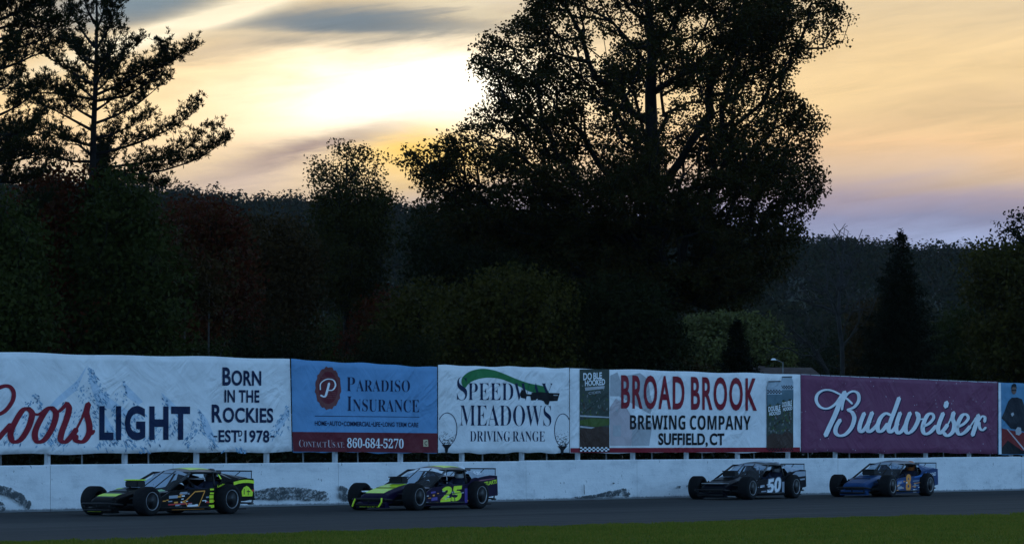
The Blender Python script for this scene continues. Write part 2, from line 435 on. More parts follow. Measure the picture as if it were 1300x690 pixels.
rg = np.random.default_rng(11)
NC = 4600
cy = 560 + (1560 - 560) * rg.random(NC) ** .75
cx = rg.uniform(-1, 1, NC) * (170 + cy * .05)
cz = hill_h(cx, cy)
cr = rg.uniform(2.8, 5.4, NC); chh = cr * rg.uniform(1.0, 1.6, NC)
K = 130
dirs = rg.normal(size=(NC, K, 3)); dirs /= np.linalg.norm(dirs, axis=-1, keepdims=True)
rad = rg.uniform(.70, 1.0, (NC, K, 1))
ctr = np.stack([cx, cy, cz + chh * .55], -1)[:, None, :] + dirs * rad * np.stack([cr, cr, chh], -1)[:, None, :]
ctr = ctr.reshape(-1, 3); nrm = (dirs + rg.normal(0, .38, dirs.shape)).reshape(-1, 3)
nrm /= np.linalg.norm(nrm, axis=-1, keepdims=True)
tv = np.cross(nrm, rg.normal(size=nrm.shape)); tv /= np.linalg.norm(tv, axis=-1, keepdims=True); bv = np.cross(nrm, tv)
sz = rg.uniform(.35, .85, (len(ctr), 1))
V = np.stack([ctr - tv * sz, ctr + bv * sz * .7, ctr + tv * sz, ctr - bv * sz * .7], 1).reshape(-1, 3)
mff = bpy.data.materials.new('far_leaves'); mff.use_nodes = True; t = NT(mff.node_tree); b = t.n['Principled BSDF']
tc = t.new('ShaderNodeTexCoord').outputs['Object']
ri = t.new('ShaderNodeNewGeometry').outputs['Random Per Island']
f = t.m('ADD', t.m('MULTIPLY', t.noise(tc, .07, 3, .6), .8), t.m('MULTIPLY', ri, .25))
c = t.ramp(f, [(.25, (.011, .013, .005)), (.5, (.014, .016, .006)), (.62, (.018, .016, .006)), (.8, (.021, .014, .007))])
t.put(b.inputs['Base Color'], c); b.inputs['Roughness'].default_value = .9; b.inputs['Specular IOR Level'].default_value = 0
o = link('far_forest', np_mesh('far_forest', V, np.arange(len(V)).reshape(-1, 4)), mff)
tag(o, 'distant wooded hillside of mixed trees closing off the view', 'forest', kind='stuff')

# ------------------------------------------------------------------ evening haze in the valley
HZ = 175.0
hz = MB(); hz.box(-1105, 1105, -155, 2425, -1.0, HZ)
mh = bpy.data.materials.new('haze'); mh.use_nodes = True; t = NT(mh.node_tree); t.n.remove(t.n['Principled BSDF'])
pv = t.new('ShaderNodeVolumePrincipled'); pv.inputs['Color'].default_value = (.80, .86, .95, 1); pv.inputs['Density'].default_value = .000022; pv.inputs['Anisotropy'].default_value = .3
t.l.new(pv.outputs[0], t.n['Material Output'].inputs['Volume'])
tag(hz.build('haze', mh), kind='stuff')

# ------------------------------------------------------------------ trees
BARK = mat_var('bark', (.011, .009, .0075), .4, 6, .9, .1, bump=.4, stretch=(1, 1, .25))
BIRCH = mat_var('birch_bark', (.055, .05, .047), .5, 5, .8, .1, stretch=(.6, .6, 2))
GREY_BARK = mat_var('grey_bark', (.030, .027, .025), .4, 5, .9, .1)
L_MAPLE = leaf_mat('maple_leaf', [(.020, .028, .010), (.034, .044, .014), (.050, .048, .016), (.070, .050, .018)], .12, .42)
L_GREEN = leaf_mat('green_leaf', [(.028, .044, .014), (.044, .066, .020), (.062, .085, .026)], .15, .5)
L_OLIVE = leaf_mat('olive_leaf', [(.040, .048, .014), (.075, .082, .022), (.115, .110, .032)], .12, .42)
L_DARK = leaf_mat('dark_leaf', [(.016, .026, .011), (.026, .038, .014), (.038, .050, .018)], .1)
L_RED = leaf_mat('red_leaf', [(.070, .020, .012), (.130, .030, .016), (.080, .048, .018)], .15, .45)
L_BROWN = leaf_mat('brown_leaf', [(.036, .030, .016), (.058, .044, .020), (.080, .056, .024)], .12, .5)
L_ASPEN = leaf_mat('aspen_leaf', [(.030, .036, .012), (.050, .058, .018), (.075, .078, .024)], .08, .42)
L_PALE = leaf_mat('pale_leaf', [(.060, .078, .036), (.085, .110, .050), (.11, .13, .075)], .12, .7)
L_NEEDLE = leaf_mat('pine_needle', [(.022, .034, .014), (.034, .046, .018), (.046, .056, .022)], .06)
L_SPRUCE = leaf_mat('spruce_needle', [(.014, .022, .014), (.022, .032, .019), (.030, .040, .024)], .04)


def leaves(C, size, rg, el=1.5, up=None, var=.35):
    """one folded-free diamond per point"""
    n = len(C); s = size * (1 + var * rg.uniform(-1, 1, (n, 1)))
    nm = rg.normal(size=(n, 3)); nm /= np.linalg.norm(nm, axis=1, keepdims=True)
    tv = rg.normal(size=(n, 3)) if up is None else up + rg.normal(0, .45, (n, 3))
    tv = tv - nm * np.sum(tv * nm, 1, keepdims=True) if up is None else tv
    tv /= np.linalg.norm(tv, axis=1, keepdims=True) + 1e-9
    bv = np.cross(nm, tv); bv /= np.linalg.norm(bv, axis=1, keepdims=True) + 1e-9
    V = np.stack([C - tv * s * .5, C + bv * s * .5 / el + tv * s * .08, C + tv * s * .5, C - bv * s * .5 / el + tv * s * .08], 1).reshape(-1, 3)
    return V


def leaf_mesh(name, V): return np_mesh(name, V, np.arange(len(V)).reshape(-1, 4))


def skeleton(trunk, att, alpha=.55, jit=.12, rg=None):
    """grow branches: every attractor joins the node that gives the shortest way home"""
    P = [np.array(p, float) for p in trunk]; par = [i - 1 for i in range(len(P))]
    path = [0.0]
    for i in range(1, len(P)): path.append(path[-1] + np.linalg.norm(P[i] - P[i - 1]))
    tp = np.array(trunk)
    dist = np.min(np.linalg.norm(att[:, None, :] - tp[None], axis=2), axis=1)
    order = np.argsort(dist)
    A = np.array(P); L = np.array(path)
    for k in order:
        p = att[k]
        d = np.linalg.norm(A - p, axis=1)
        low = np.where(A[:, 2] > p[2] + .25, (A[:, 2] - p[2]) * .35, 0)      # prefer branching upwards
        j = int(np.argmin(d + alpha * L + low))
        n = max(1, int(d[j] / .7)); a = A[j].copy(); jj = j
        new = []; dd = d[j]
        for q in range(1, n + 1):
            f = q / n
            m = a * (1 - f) + p * f
            m[2] -= math.sin(f * math.pi) * dd * .05
            if q < n: m = m + rg.normal(0, jit * .35, 3)
            new.append(m)
        for m in new:
            P.append(m); par.append(jj); jj = len(P) - 1
            path.append(path[par[-1]] + np.linalg.norm(m - P[par[-1]]))
        A = np.array(P); L = np.array(path)
    return np.array(P), np.array(par)


def branch_mesh(name, P, par, r_tip=.012, r_base=.35, expo=.5, n=5, ntrunk=0):
    cnt = np.zeros(len(P))
    kids = np.bincount(par[par >= 0], minlength=len(P))
    cnt[kids == 0] = 1
    for i in range(len(P) - 1, 0, -1): cnt[par[i]] += cnt[i]
    r = r_tip + (r_base - r_tip) * ((cnt - 1) / max(1, cnt.max() - 1)) ** expo
    a = np.array([i for i in range(1, len(P))]); b = par[a]
    d = P[a] - P[b]; ln = np.linalg.norm(d, axis=1, keepdims=True) + 1e-9; d /= ln
    ref = np.where(np.abs(d[:, 2:3]) > .9, np.array([[1., 0, 0]]), np.array([[0, 0, 1.]]))
    s = np.cross(d, ref); s /= np.linalg.norm(s, axis=1, keepdims=True); u = np.cross(s, d)
    th = np.arange(n) / n * 2 * np.pi
    rb = np.minimum(r[b], r[a] * 1.6)
    ca, sa = np.cos(th)[None, :, None], np.sin(th)[None, :, None]
    ring = s[:, None] * ca + u[:, None] * sa
    lo = (P[b] - d * rb[:, None] * .2)[:, None] + ring * rb[:, None, None]; hi = P[a][:, None] + ring * r[a][:, None, None]
    V = np.concatenate([lo, hi], 1).reshape(-1, 3)
    base = (np.arange(len(a)) * 2 * n)[:, None]
    j = np.arange(n)
    q = np.stack([j, (j + 1) % n, (j + 1) % n + n, j + n], 1)
    Fc = (base[:, :, None] + q[None]).reshape(-1, 4)
    return np_mesh(name, V, Fc), r


def in_poly(pts, poly):
    x, y = pts[:, 0], pts[:, 1]; ins = np.zeros(len(pts), bool); n = len(poly)
    for i in range(n):
        x1, y1 = poly[i]; x2, y2 = poly[(i + 1) % n]
        c = ((y1 > y) != (y2 > y)) & (x < (x2 - x1) * (y - y1) / (y2 - y1 + 1e-9) + x1); ins ^= c
    return ins


def edge_dist(pts, poly):
    best = np.full(len(pts), 1e9); n = len(poly)
    for i in range(n):
        a = np.array(poly[i], float); b = np.array(poly[(i + 1) % n], float); ab = b - a
        tt = np.clip(((pts - a) @ ab) / (ab @ ab), 0, 1)
        best = np.minimum(best, np.linalg.norm(pts - (a + tt[:, None] * ab), axis=1))
    return best


def crown_tree(name, base_px, D, poly, trunk_px, nclump, nsub, nleaf, leaf, lmat, label, cat='tree', seed=1, r_base=.4, depth=1.0,
               clump_r=.8, sub_r=.33, bark=BARK, group=None, zbase=0.0, r_tip=.012, flat=.6, thin=None, maxdepth=6.0, alpha=.5):
    """a broad tree whose crown fills an outline of real size at distance D"""
    rg = np.random.default_rng(seed); s = F_PX / D
    arr = np.array(poly, float); x0, y0 = arr.min(0); x1, y1 = arr.max(0)
    pts = np.zeros((0, 2))
    while len(pts) < nclump:
        c = rg.uniform((x0, y0), (x1, y1), (nclump * 3, 2)); c = c[in_poly(c, poly)]
        if thin is not None: c = c[rg.random(len(c)) < thin(c)]
        pts = np.concatenate([pts, c])
    pts = pts[:nclump]
    ed = edge_dist(pts, poly) / s
    hd = np.minimum(maxdepth, (ed * 1.3 + .5)) * depth
    dep = rg.uniform(-1, 1, nclump) * hd
    C = np.array([at(p[0], p[1], D + q) for p, q in zip(pts, dep)])
    bx = at(base_px[0], base_px[1], D); org = np.array((bx.x, D, zbase))
    trunk = [np.array(at(p[0], p[1], D + (p[2] if len(p) > 2 else 0))) for p in trunk_px]
    trunk = [np.array((trunk[0][0], D, zbase - .2))] + trunk
    dn = []
    for i in range(len(trunk) - 1):
        m = max(1, int(np.linalg.norm(trunk[i + 1] - trunk[i]) / .8))
        for k in range(m): dn.append(trunk[i] + (trunk[i + 1] - trunk[i]) * k / m)
    dn.append(trunk[-1])
    sub = (C[:, None, :] + rg.normal(0, clump_r, (nclump, nsub, 3)) * np.array([1, 1, flat])).reshape(-1, 3)
    spx = np.stack([650 + F_PX * sub[:, 0] / sub[:, 1], HORIZON - F_PX * (sub[:, 2] - CAM_H) / sub[:, 1]], 1)
    sub = sub[in_poly(spx, poly) | (edge_dist(spx, poly) < .05 * s)]
    att = np.concatenate([C, sub])
    P, par = skeleton(dn, att - 0, alpha, .12, rg)
    root = empty(name, tuple(org)); tag(root, label, cat, group)
    me, r = branch_mesh(name + '_trunk', P - org, par, r_tip, r_base)
    link('trunk', me, bark, root, True)
    if nleaf:
        LC = (sub[:, None, :] + np.clip(rg.normal(0, sub_r, (len(sub), nleaf, 3)), -1.7 * sub_r, 1.7 * sub_r) * np.array([1, 1, .75])).reshape(-1, 3)
        link('crown', leaf_mesh(name + '_crown', leaves(LC - org, leaf, rg)), lmat, root)
    return root


maple_poly = [(498, 228), (508, 205), (528, 180), (566, 158), (600, 140), (622, 122), (604, 92), (602, 62), (625, 40), (660, 32), (668, 4), (690, -40), (760, -85),
              (860, -100), (960, -70), (1040, -22), (1080, 22), (1078, 46), (1040, 62), (1008, 78), (996, 98), (1012, 128), (1046, 150), (1040, 172),
              (1026, 190), (1046, 224), (1040, 262), (1020, 300), (998, 340), (962, 378), (900, 396), (830, 388), (770, 380), (690, 330),
              (640, 312), (560, 300), (532, 282), (556, 250), (530, 238)]


def maple_thin(c):
    x, y = c[:, 0], c[:, 1]
    f = np.full(len(c), .72)
    f = np.where((y > 240) & (x > 660), 1.0, f)
    f = np.where((x < 650) & (y < 250), .6, f)
    f = np.where((x > 740) & (x < 900) & (y > 40) & (y < 190), .5, f)
    return f


crown_tree('maple_tree', (835, 553), 142, maple_poly,
           [(836, 500), (834, 400), (832, 330), (830, 255), (828, 190), (826, 120), (828, 60), (822, 0), (826, -60)],
           390, 13, 46, .118, L_MAPLE, 'huge spreading maple, a dark silhouette against the sunset behind the fence', seed=4,
           r_base=.55, clump_r=.62, sub_r=.20, thin=maple_thin, maxdepth=5.5, alpha=.30, r_tip=.014)

# slim aspen left of the maple, its leafy top above the ridge
asp_poly = [(445 + (x_ - 445) * .84, y_) for x_, y_ in [(440, 178), (470, 190), (492, 205), (500, 225), (508, 240), (500, 270), (505, 320), (490, 380), (440, 420), (395, 380), (382, 320), (392, 260),
            (386, 232), (392, 205), (412, 196)]]
crown_tree('aspen_tree', (440, 553), 170, asp_poly, [(441, 500), (440, 420), (438, 340), (440, 260), (440, 200)], 120, 6, 48, .125, L_ASPEN,
           'slim light green tree whose feathery top stands alone above the ridge', seed=8, r_base=.16, clump_r=.5, sub_r=.28, maxdepth=3,
           thin=lambda c: np.where(c[:, 1] < 250, .42, 1.0))
# the two at the right edge
crown_tree('oak_tree', (1275, 553), 175, [(1228, 340), (1240, 318), (1275, 308), (1300, 300), (1350, 290), (1400, 330), (1400, 440), (1340, 480), (1250, 480), (1222, 430), (1240, 390)],
           [(1285, 480), (1290, 420), (1292, 350)], 120, 6, 80, .17, L_OLIVE, 'rounded olive green tree at the right edge of the view', seed=21,
           r_base=.3, clump_r=.7, sub_r=.4, maxdepth=4)
crown_tree('sparse_tree', (1300, 553), 165, [(1266, 292), (1273, 280), (1292, 268), (1330, 262), (1370, 270), (1360, 320), (1290, 312), (1268, 306)],
           [(1318, 480), (1315, 400), (1312, 320), (1316, 280)], 20, 4, 34, .14, L_DARK, 'half bare tree with a few leaf tufts against the sky, far right', seed=23,
           r_base=.2, clump_r=.5, sub_r=.22, maxdepth=2)
# bare trees
crown_tree('bare_tree', (1068, 553), 180, [(1030, 330), (1045, 300), (1060, 280), (1085, 278), (1105, 300), (1100, 350), (1120, 380), (1090, 420), (1040, 400), (1010, 380), (990, 420), (975, 412), (1000, 360)],
           [(1070, 500), (1069, 440), (1064, 400), (1068, 340), (1072, 290)], 80, 3, 0, .2, None, 'leafless grey tree with fine twigs left of the tall spruce', seed=31,
           r_base=.11, clump_r=.7, bark=GREY_BARK, maxdepth=2.5, r_tip=.014)
crown_tree('bare_tree', (1010, 553), 186, [(960, 440), (985, 425), (1010, 395), (1040, 380), (1055, 420), (1062, 455), (1010, 450), (970, 462)],
           [(1060, 500), (1050, 470), (1030, 440), (1005, 418)], 34, 3, 0, .2, None, 'low leaning leafless tree reaching left over the house roof', seed=32,
           r_base=.09, clump_r=.6, bark=GREY_BARK, maxdepth=2, r_tip=.013)


# ---- conifers
def needle_tufts(C, D_, size, rg, per=9, width=7.0):
    C2 = np.repeat(C, per, 0); D2 = np.repeat(D_, per, 0)
    dirn = D2 * 1.0 + rg.normal(0, .75, C2.shape); dirn /= np.linalg.norm(dirn, axis=1, keepdims=True)
    s = size * rg.uniform(.7, 1.25, (len(C2), 1))
    return leaves(C2 + dirn * s * .45, size, rg, width, up=dirn * 3)


def pine_tree(base_px, D, branches, trunk_px, label, seed, extra=10, zbase=0.0):
    """long-armed white pine: arms given as photo-traced curves of real size, each with its own depth, plus arms towards and away"""
    rg = np.random.default_rng(seed); s = F_PX / D
    org = np.array(at(base_px[0], base_px[1], D)); org[2] = zbase
    m = MB()
    tp = [np.array(at(x, y, D)) for x, y in trunk_px]; tp = [np.array((tp[0][0], D, zbase - .2))] + tp
    nT = len(tp)
    m.tube([p - org for p in tp], [.17 - .15 * i / (nT - 1) for i in range(nT)], 8)
    arms = []
    for br in branches:
        dirn = rg.uniform(-1, 1)
        pts = [np.array(at(x, y, D + dirn * k * 1.1)) for k, (x, y) in enumerate(br)]
        arms.append(pts)
    trunk_top = tp[-1]
    for k in range(extra):
        f = rg.uniform(.30, .97); z = zbase + (trunk_top[2] - zbase) * f
        j = np.interp(z, [p[2] for p in tp], range(nT)); i0 = int(min(j, nT - 2)); c = tp[i0] + (tp[i0 + 1] - tp[i0]) * (j - i0)
        a = rg.choice([-1, 1]) * math.pi / 2 + rg.normal(0, .5); ln = (1 - f) * 4.2 + .8
        d = np.array((math.cos(a), math.sin(a), 0))
        arms.append([c, c + d * ln * .5 + np.array((0, 0, .15 * ln)), c + d * ln + np.array((0, 0, .45 * ln))])
    Cs, Ds = [], []
    for pts in arms:
        dense = []
        for i in range(len(pts) - 1):
            q = max(2, int(np.linalg.norm(pts[i + 1] - pts[i]) / .25))
            for k in range(q): dense.append(pts[i] + (pts[i + 1] - pts[i]) * k / q)
        dense.append(pts[-1]); dense = np.array(dense)
        nD = len(dense)
        m.tube([p - org for p in dense[::2]], [.055 - .045 * i / max(1, len(dense[::2]) - 1) for i in range(len(dense[::2]))], 5)
        for i in range(nD):
            f = i / max(1, nD - 1)
            if f < .18: continue
            tdir = dense[min(i + 1, nD - 1)] - dense[max(i - 1, 0)]; tdir /= np.linalg.norm(tdir) + 1e-9
            for q in range(5):
                side = rg.normal(size=3); side[2] = abs(side[2]) * .75 + .12; side /= np.linalg.norm(side)
                dd = tdir * .8 + side * .9; dd /= np.linalg.norm(dd)
                ln = (.30 + .55 * rg.random()) * (1.15 - .45 * f)
                e = dense[i] + dd * ln; e[2] += .10
                if rg.random() < .55: m.tube([dense[i] - org, (dense[i] + e) / 2 - org, e - org], [.014, .011, .007], 3, False)
                nt = 4
                for w in range(nt):
                    c = dense[i] + (e - dense[i]) * (.35 + .65 * w / (nt - 1)) + rg.normal(0, .06, 3)
                    Cs.append(c); Ds.append(dd * .6 + np.array((0, 0, .6)))
    root = empty('pine_tree', tuple(org)); tag(root, label, 'tree')
    m.build('trunk', BARK, root, True)
    link('crown', leaf_mesh('pine_crown', needle_tufts(np.array(Cs) - org, np.array(Ds), .16, rg, 11, 6.0)), L_NEEDLE, root)
    return root


pine_tree((118, 553), 128, [
    [(123, 120), (150, 108), (181, 92), (215, 80), (241, 66)], [(123, 128), (160, 122), (190, 104), (212, 84), (206, 62)],
    [(123, 156), (150, 146), (175, 132), (209, 104)], [(122, 196), (160, 186), (188, 177), (223, 160), (252, 139)],
    [(128, 222), (170, 222), (209, 216), (250, 203), (285, 180)], [(126, 214), (170, 208), (215, 200), (245, 185), (266, 168)],
    [(122, 84), (140, 66), (153, 44)], [(122, 64), (136, 40), (146, 12)], [(122, 100), (150, 82), (172, 56)],
    [(118, 126), (95, 122), (70, 118), (40, 118), (18, 120)], [(116, 165), (92, 152), (70, 140), (36, 130)],
    [(116, 185), (90, 178), (64, 168), (40, 172)], [(114, 205), (85, 205), (58, 195), (30, 200)],
    [(117, 106), (90, 92), (63, 74)], [(120, 60), (104, 40), (92, 16)], [(120, 80), (98, 66), (80, 50)],
    [(119, 142), (140, 128), (160, 110)], [(116, 175), (140, 172), (166, 160), (190, 150)], [(122, 40), (130, 20), (134, -10)], [(120, 30), (110, 10), (104, -16)],
    [(118, 150), (100, 140), (84, 126)], [(116, 215), (140, 232), (175, 232), (210, 238)], [(115, 196), (100, 184), (84, 182)]],
    [(116, 400), (117, 235), (119, 160), (122, 90), (123, 30), (122, -45)], 'tall open white pine with long arms, second trunk from the left edge', 3, extra=12)
pine_tree((-18, 553), 120, [
    [(-12, 70), (20, 62), (55, 50), (92, 22)], [(-12, 40), (20, 30), (50, 14), (80, -6)], [(-12, 90), (15, 84), (48, 68), (78, 60)],
    [(-12, 150), (10, 142), (32, 128), (52, 108)], [(-12, 170), (15, 172), (40, 168), (60, 178)], [(-12, 210), (14, 206), (44, 198), (70, 205)],
    [(-12, 20), (10, 6), (30, -20)], [(-12, 120), (6, 112), (24, 96)], [(-12, 100), (-50, 90), (-90, 70)], [(-12, 180), (-60, 175), (-100, 160)],
    [(-12, 55), (15, 44), (40, 34), (70, 36)], [(-12, 30), (18, 18), (44, 6), (60, 8)], [(-12, 230), (20, 232), (50, 225)],
    [(-12, 64), (12, 50), (34, 50), (60, 22)], [(-12, 10), (14, -4), (40, -16)], [(-14, 195), (10, 188), (30, 190)]],
    [(-16, 400), (-15, 200), (-13, 60), (-12, -60)], 'dark dense pine cut off by the left edge of the view', 7, extra=22)


def spruce_meshes(h, r, seed, layers=50):
    rg = np.random.default_rng(seed); m = MB()
    m.tube([(0, 0, -.2), (0, 0, h * .5), (0, 0, h * .97)], [.16, .09, .012], 7)
    Cs, Ds = [], []
    for k in range(layers):
        f = k / (layers - 1); z = h * (.06 + .92 * f); ln = r * (1 - f) ** .85 + .06
        nb = int(14 - 8 * f)
        a0 = rg.uniform(0, 6.28)
        for q in range(nb):
            a = a0 + q / nb * 6.28 + rg.normal(0, .15); l2 = ln * rg.uniform(.55, 1.22)
            d = np.array((math.cos(a), math.sin(a), 0)); n = max(3, int(l2 / .12))
            for i in range(n):
                g = (i + 1) / n
                c = d * l2 * g + np.array((0, 0, z - .30 * l2 * g + .22 * l2 * g * g))
                wd = (.30 * l2 * (1 - g) + .05)
                for _ in range(4 if l2 > .5 else 2):
                    Cs.append(c + np.array((-d[1], d[0], 0)) * rg.normal(0, wd) + rg.normal(0, .04, 3)); Ds.append(d * .7 + np.array((0, 0, -.12)))
            if l2 > .4: m.tube([(0, 0, z), tuple(d * l2 * .9 + np.array((0, 0, z - .12 * l2)))], [.02, .006], 3, False)
    for k in range(14): Cs.append(np.array((0, 0, h * (.9 + .1 * k / 13)))); Ds.append(np.array((rg.normal(), rg.normal(), .8)))
    return m, needle_tufts(np.array(Cs), np.array(Ds), .17, rg, 5, 4.5)


def spruce(px, ytop, D, r, label, seed):
    h = CAM_H + (HORIZON - ytop) / F_PX * D
    m, V = spruce_meshes(h, r, seed)
    p = at(px, HORIZON, D); root = empty('spruce_tree', (p.x, D, 0)); tag(root, label, 'tree')
    m.build('trunk', BARK, root); link('crown', leaf_mesh('spruce_crown', V), L_SPRUCE, root)


spruce(1145, 292, 150, 2.75, 'tall dark cone-shaped spruce above the script banner', 41)
spruce(936, 406, 152, 1.9, 'small dark spruce in front of the pale rounded bush', 42)

# rounded pale bush far side of the field
crown_tree('rounded_tree', (925, 553), 235, [(858, 470), (864, 425), (880, 407), (910, 402), (945, 402), (975, 410), (992, 428), (998, 470), (985, 520), (870, 520)],
           [(925, 520), (925, 470), (925, 440)], 130, 6, 60, .22, L_PALE, 'pale green rounded tree behind the small spruce', seed=51, r_base=.3, clump_r=.75, sub_r=.45, maxdepth=4)
# bushes in front of the maple
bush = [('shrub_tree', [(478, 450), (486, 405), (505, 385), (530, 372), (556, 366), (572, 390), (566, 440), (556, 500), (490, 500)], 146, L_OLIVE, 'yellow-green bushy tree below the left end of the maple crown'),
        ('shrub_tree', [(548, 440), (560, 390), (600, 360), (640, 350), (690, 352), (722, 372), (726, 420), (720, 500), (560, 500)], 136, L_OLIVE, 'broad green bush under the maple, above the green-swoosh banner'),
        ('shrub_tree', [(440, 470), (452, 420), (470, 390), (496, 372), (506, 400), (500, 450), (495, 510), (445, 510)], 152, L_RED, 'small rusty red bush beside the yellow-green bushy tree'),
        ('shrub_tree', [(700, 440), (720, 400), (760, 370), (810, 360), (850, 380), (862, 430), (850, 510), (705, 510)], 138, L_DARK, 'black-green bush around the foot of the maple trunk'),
        ('leafy_tree', [(-60, 300), (-20, 255), (10, 245), (36, 270), (44, 330), (60, 400), (40, 480), (-60, 480)], 118, L_GREEN, 'green leafy tree under the dark pine at the left edge'),
        ('leafy_tree', [(20, 300), (40, 235), (70, 216), (105, 222), (125, 260), (120, 340), (130, 430), (110, 500), (30, 500)], 126, L_RED, 'dark red autumn tree in front of the pine trunk'),
        ('leafy_tree', [(100, 300), (120, 240), (150, 222), (180, 245), (205, 290), (222, 350), (225, 430), (215, 500), (110, 500)], 124, L_GREEN, 'dark green leafy tree right of the open pine'),
        ('leafy_tree', [(180, 310), (192, 282), (215, 262), (248, 256), (276, 266), (300, 290), (320, 340), (315, 420), (300, 480), (200, 480)], 150, L_RED, 'wide reddish autumn tree behind the two white birch trunks'),
        ('leafy_tree', [(285, 330), (300, 296), (325, 278), (352, 274), (380, 288), (395, 320), (395, 420), (385, 500), (295, 500)], 160, L_BROWN, 'brownish tree between the reddish tree and the slim aspen'),
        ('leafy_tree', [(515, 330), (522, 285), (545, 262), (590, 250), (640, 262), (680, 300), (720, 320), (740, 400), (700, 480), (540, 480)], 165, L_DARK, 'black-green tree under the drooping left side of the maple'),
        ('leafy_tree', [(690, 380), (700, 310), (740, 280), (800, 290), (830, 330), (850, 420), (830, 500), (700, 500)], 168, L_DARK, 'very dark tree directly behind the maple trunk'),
        ('leafy_tree', [(1190, 470), (1196, 420), (1215, 395), (1245, 400), (1260, 440), (1255, 500), (1195, 500)], 182, L_GREEN, 'low green tree between the tall spruce and the right edge'),
        ('leafy_tree', [(1080, 450), (1090, 400), (1110, 385), (1130, 400), (1140, 450), (1130, 500), (1085, 500)], 190, L_BROWN, 'low brown tree just behind the leafless tree')]
for i, (nm, poly, D, lm, lab) in enumerate(bush):
    a = np.array(poly); cx_ = a[:, 0].mean(); w_ = np.ptp(a[:, 0]) / F_PX * D; hh = np.ptp(a[:, 1]) / F_PX * D
    n = int(min(200, 55 + w_ * hh * 1.5))
    crown_tree(nm, (cx_, 553), D, poly, [(cx_, 520), (cx_, a[:, 1].min() * .35 + 500 * .65), (cx_ + 4, a[:, 1].min() * .7 + 500 * .3)],
               n, 6, 62, .14 if 'shrub' in nm else .16, lm, lab, cat='bush' if 'shrub' in nm else 'tree', seed=60 + i, r_base=.2, clump_r=.65, sub_r=.42, maxdepth=4,
               thin=lambda c, q=i: np.where(np.sin(c[:, 0] * .11 + q) * np.sin(c[:, 1] * .13 + q * 2) + .5 * np.sin(c[:, 0] * .05 - c[:, 1] * .07 + q) > -.15, 1.0, .12))

# pale birch trunks
for k, (px, y0, y1, lean, lab) in enumerate([(236, 352, 470, -3, 'thin pale birch trunk, the left one of two in the dark wood'), (257, 360, 470, 6, 'pale birch with a side branch, the right one of two in the dark wood')]):
    D = 128
    p = at(px, HORIZON, D); root = empty('birch_tree', (p.x, D, 0)); tag(root, lab, 'tree')
    m = MB(); zt = at(px, y0, D).z
    m.tube([(0, 0, -.1), (.03 * lean, 0, zt * .5), (.026 * lean + .05, .05, zt)], [.05, .04, .015], 7)
    if k: m.tube([(.02 * lean, 0, zt * .42), (.5, .1, zt * .62), (.75, .1, zt * .72)], [.03, .02, .008], 5)
    m.build('trunk', BIRCH, root, True)
    rg = np.random.default_rng(70 + k)
    C = np.array((.08, 0, zt)) + rg.normal(0, 1, (60, 3)) * np.array((.7, .7, .6))
    LC = (C[:, None] + rg.normal(0, .2, (60, 22, 3))).reshape(-1, 3)
    link('crown', leaf_mesh('birch_crown', leaves(LC, .15, rg)), L_BROWN, root)

# woodland mass: prototypes copied along the wood's edge
rnd = random.Random(77)


def proto_tree(name, h, w, seed, lmat):
    rg = np.random.default_rng(seed)
    n = 130
    d = rg.normal(size=(n, 3)); d /= np.linalg.norm(d, axis=1, keepdims=True)
    C = d * rg.uniform(.35, 1, (n, 1)) ** .6 * np.array((w / 2, w / 2, h * .40)) + np.array((0, 0, h * .58))
    sub = (C[:, None] + rg.normal(0, .6, (n, 5, 3))).reshape(-1, 3)
    trunk = [np.array((0, 0, z)) for z in np.linspace(-.2, h * .75, 10)]
    P, par = skeleton(trunk, np.concatenate([C, sub]), .5, .12, rg)
    root = empty(name, (0, 0, 0))
    me, _ = branch_mesh(name, P, par, .014, .24); link('trunk', me, BARK, root, True)
    LC = (sub[:, None] + rg.normal(0, .42, (len(sub), 52, 3))).reshape(-1, 3)
    link('crown', leaf_mesh(name, leaves(LC, .18, rg)), lmat, root)
    return root


def copy_tree(o, parent=None):
    c = o.copy(); COL.objects.link(c); c.parent = parent
    for ch in list(o.children): copy_tree(ch, c)
    return c


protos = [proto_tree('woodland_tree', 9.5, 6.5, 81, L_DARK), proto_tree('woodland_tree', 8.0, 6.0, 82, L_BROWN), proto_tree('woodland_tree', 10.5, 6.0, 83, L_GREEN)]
spots = []
for px in range(-60, 560, 44):
    spots.append((px + rnd.uniform(-14, 14), rnd.uniform(168, 200), rnd.uniform(.62, .76)))
for px in range(-40, 560, 60):
    spots.append((px + rnd.uniform(-14, 14), rnd.uniform(128, 150), rnd.uniform(.42, .56)))
for px in range(560, 860, 46):
    spots.append((px + rnd.uniform(-12, 12), rnd.uniform(172, 205), rnd.uniform(.66, .8)))
for px in range(1000, 1420, 62):
    spots.append((px + rnd.uniform(-12, 12), rnd.uniform(250, 300), rnd.uniform(.7, .95)))
for px in range(1010, 1400, 70):
    spots.append((px + rnd.uniform(-12, 12), rnd.uniform(196, 225), rnd.uniform(.42, .6)))
first = {}
for i, (px, D, sc) in enumerate(spots):
    k = i % 3
    o = protos[k] if k not in first else copy_tree(protos[k]); first[k] = 1
    p = at(px, HORIZON, D); o.location = (p.x, D, 0); o.scale = (sc * rnd.uniform(.9, 1.15), sc, sc); o.rotation_euler = (0, 0, rnd.uniform(0, 6.28))
    lab = 'shadowed leafy tree packed into the dark wood behind the banner fence' if px < 900 else 'shadowed tree in the low wood at the foot of the right hillside'
    tag(o, lab, 'tree', 'trees of the dark wood' if px < 900 else 'trees at the foot of the right hillside')

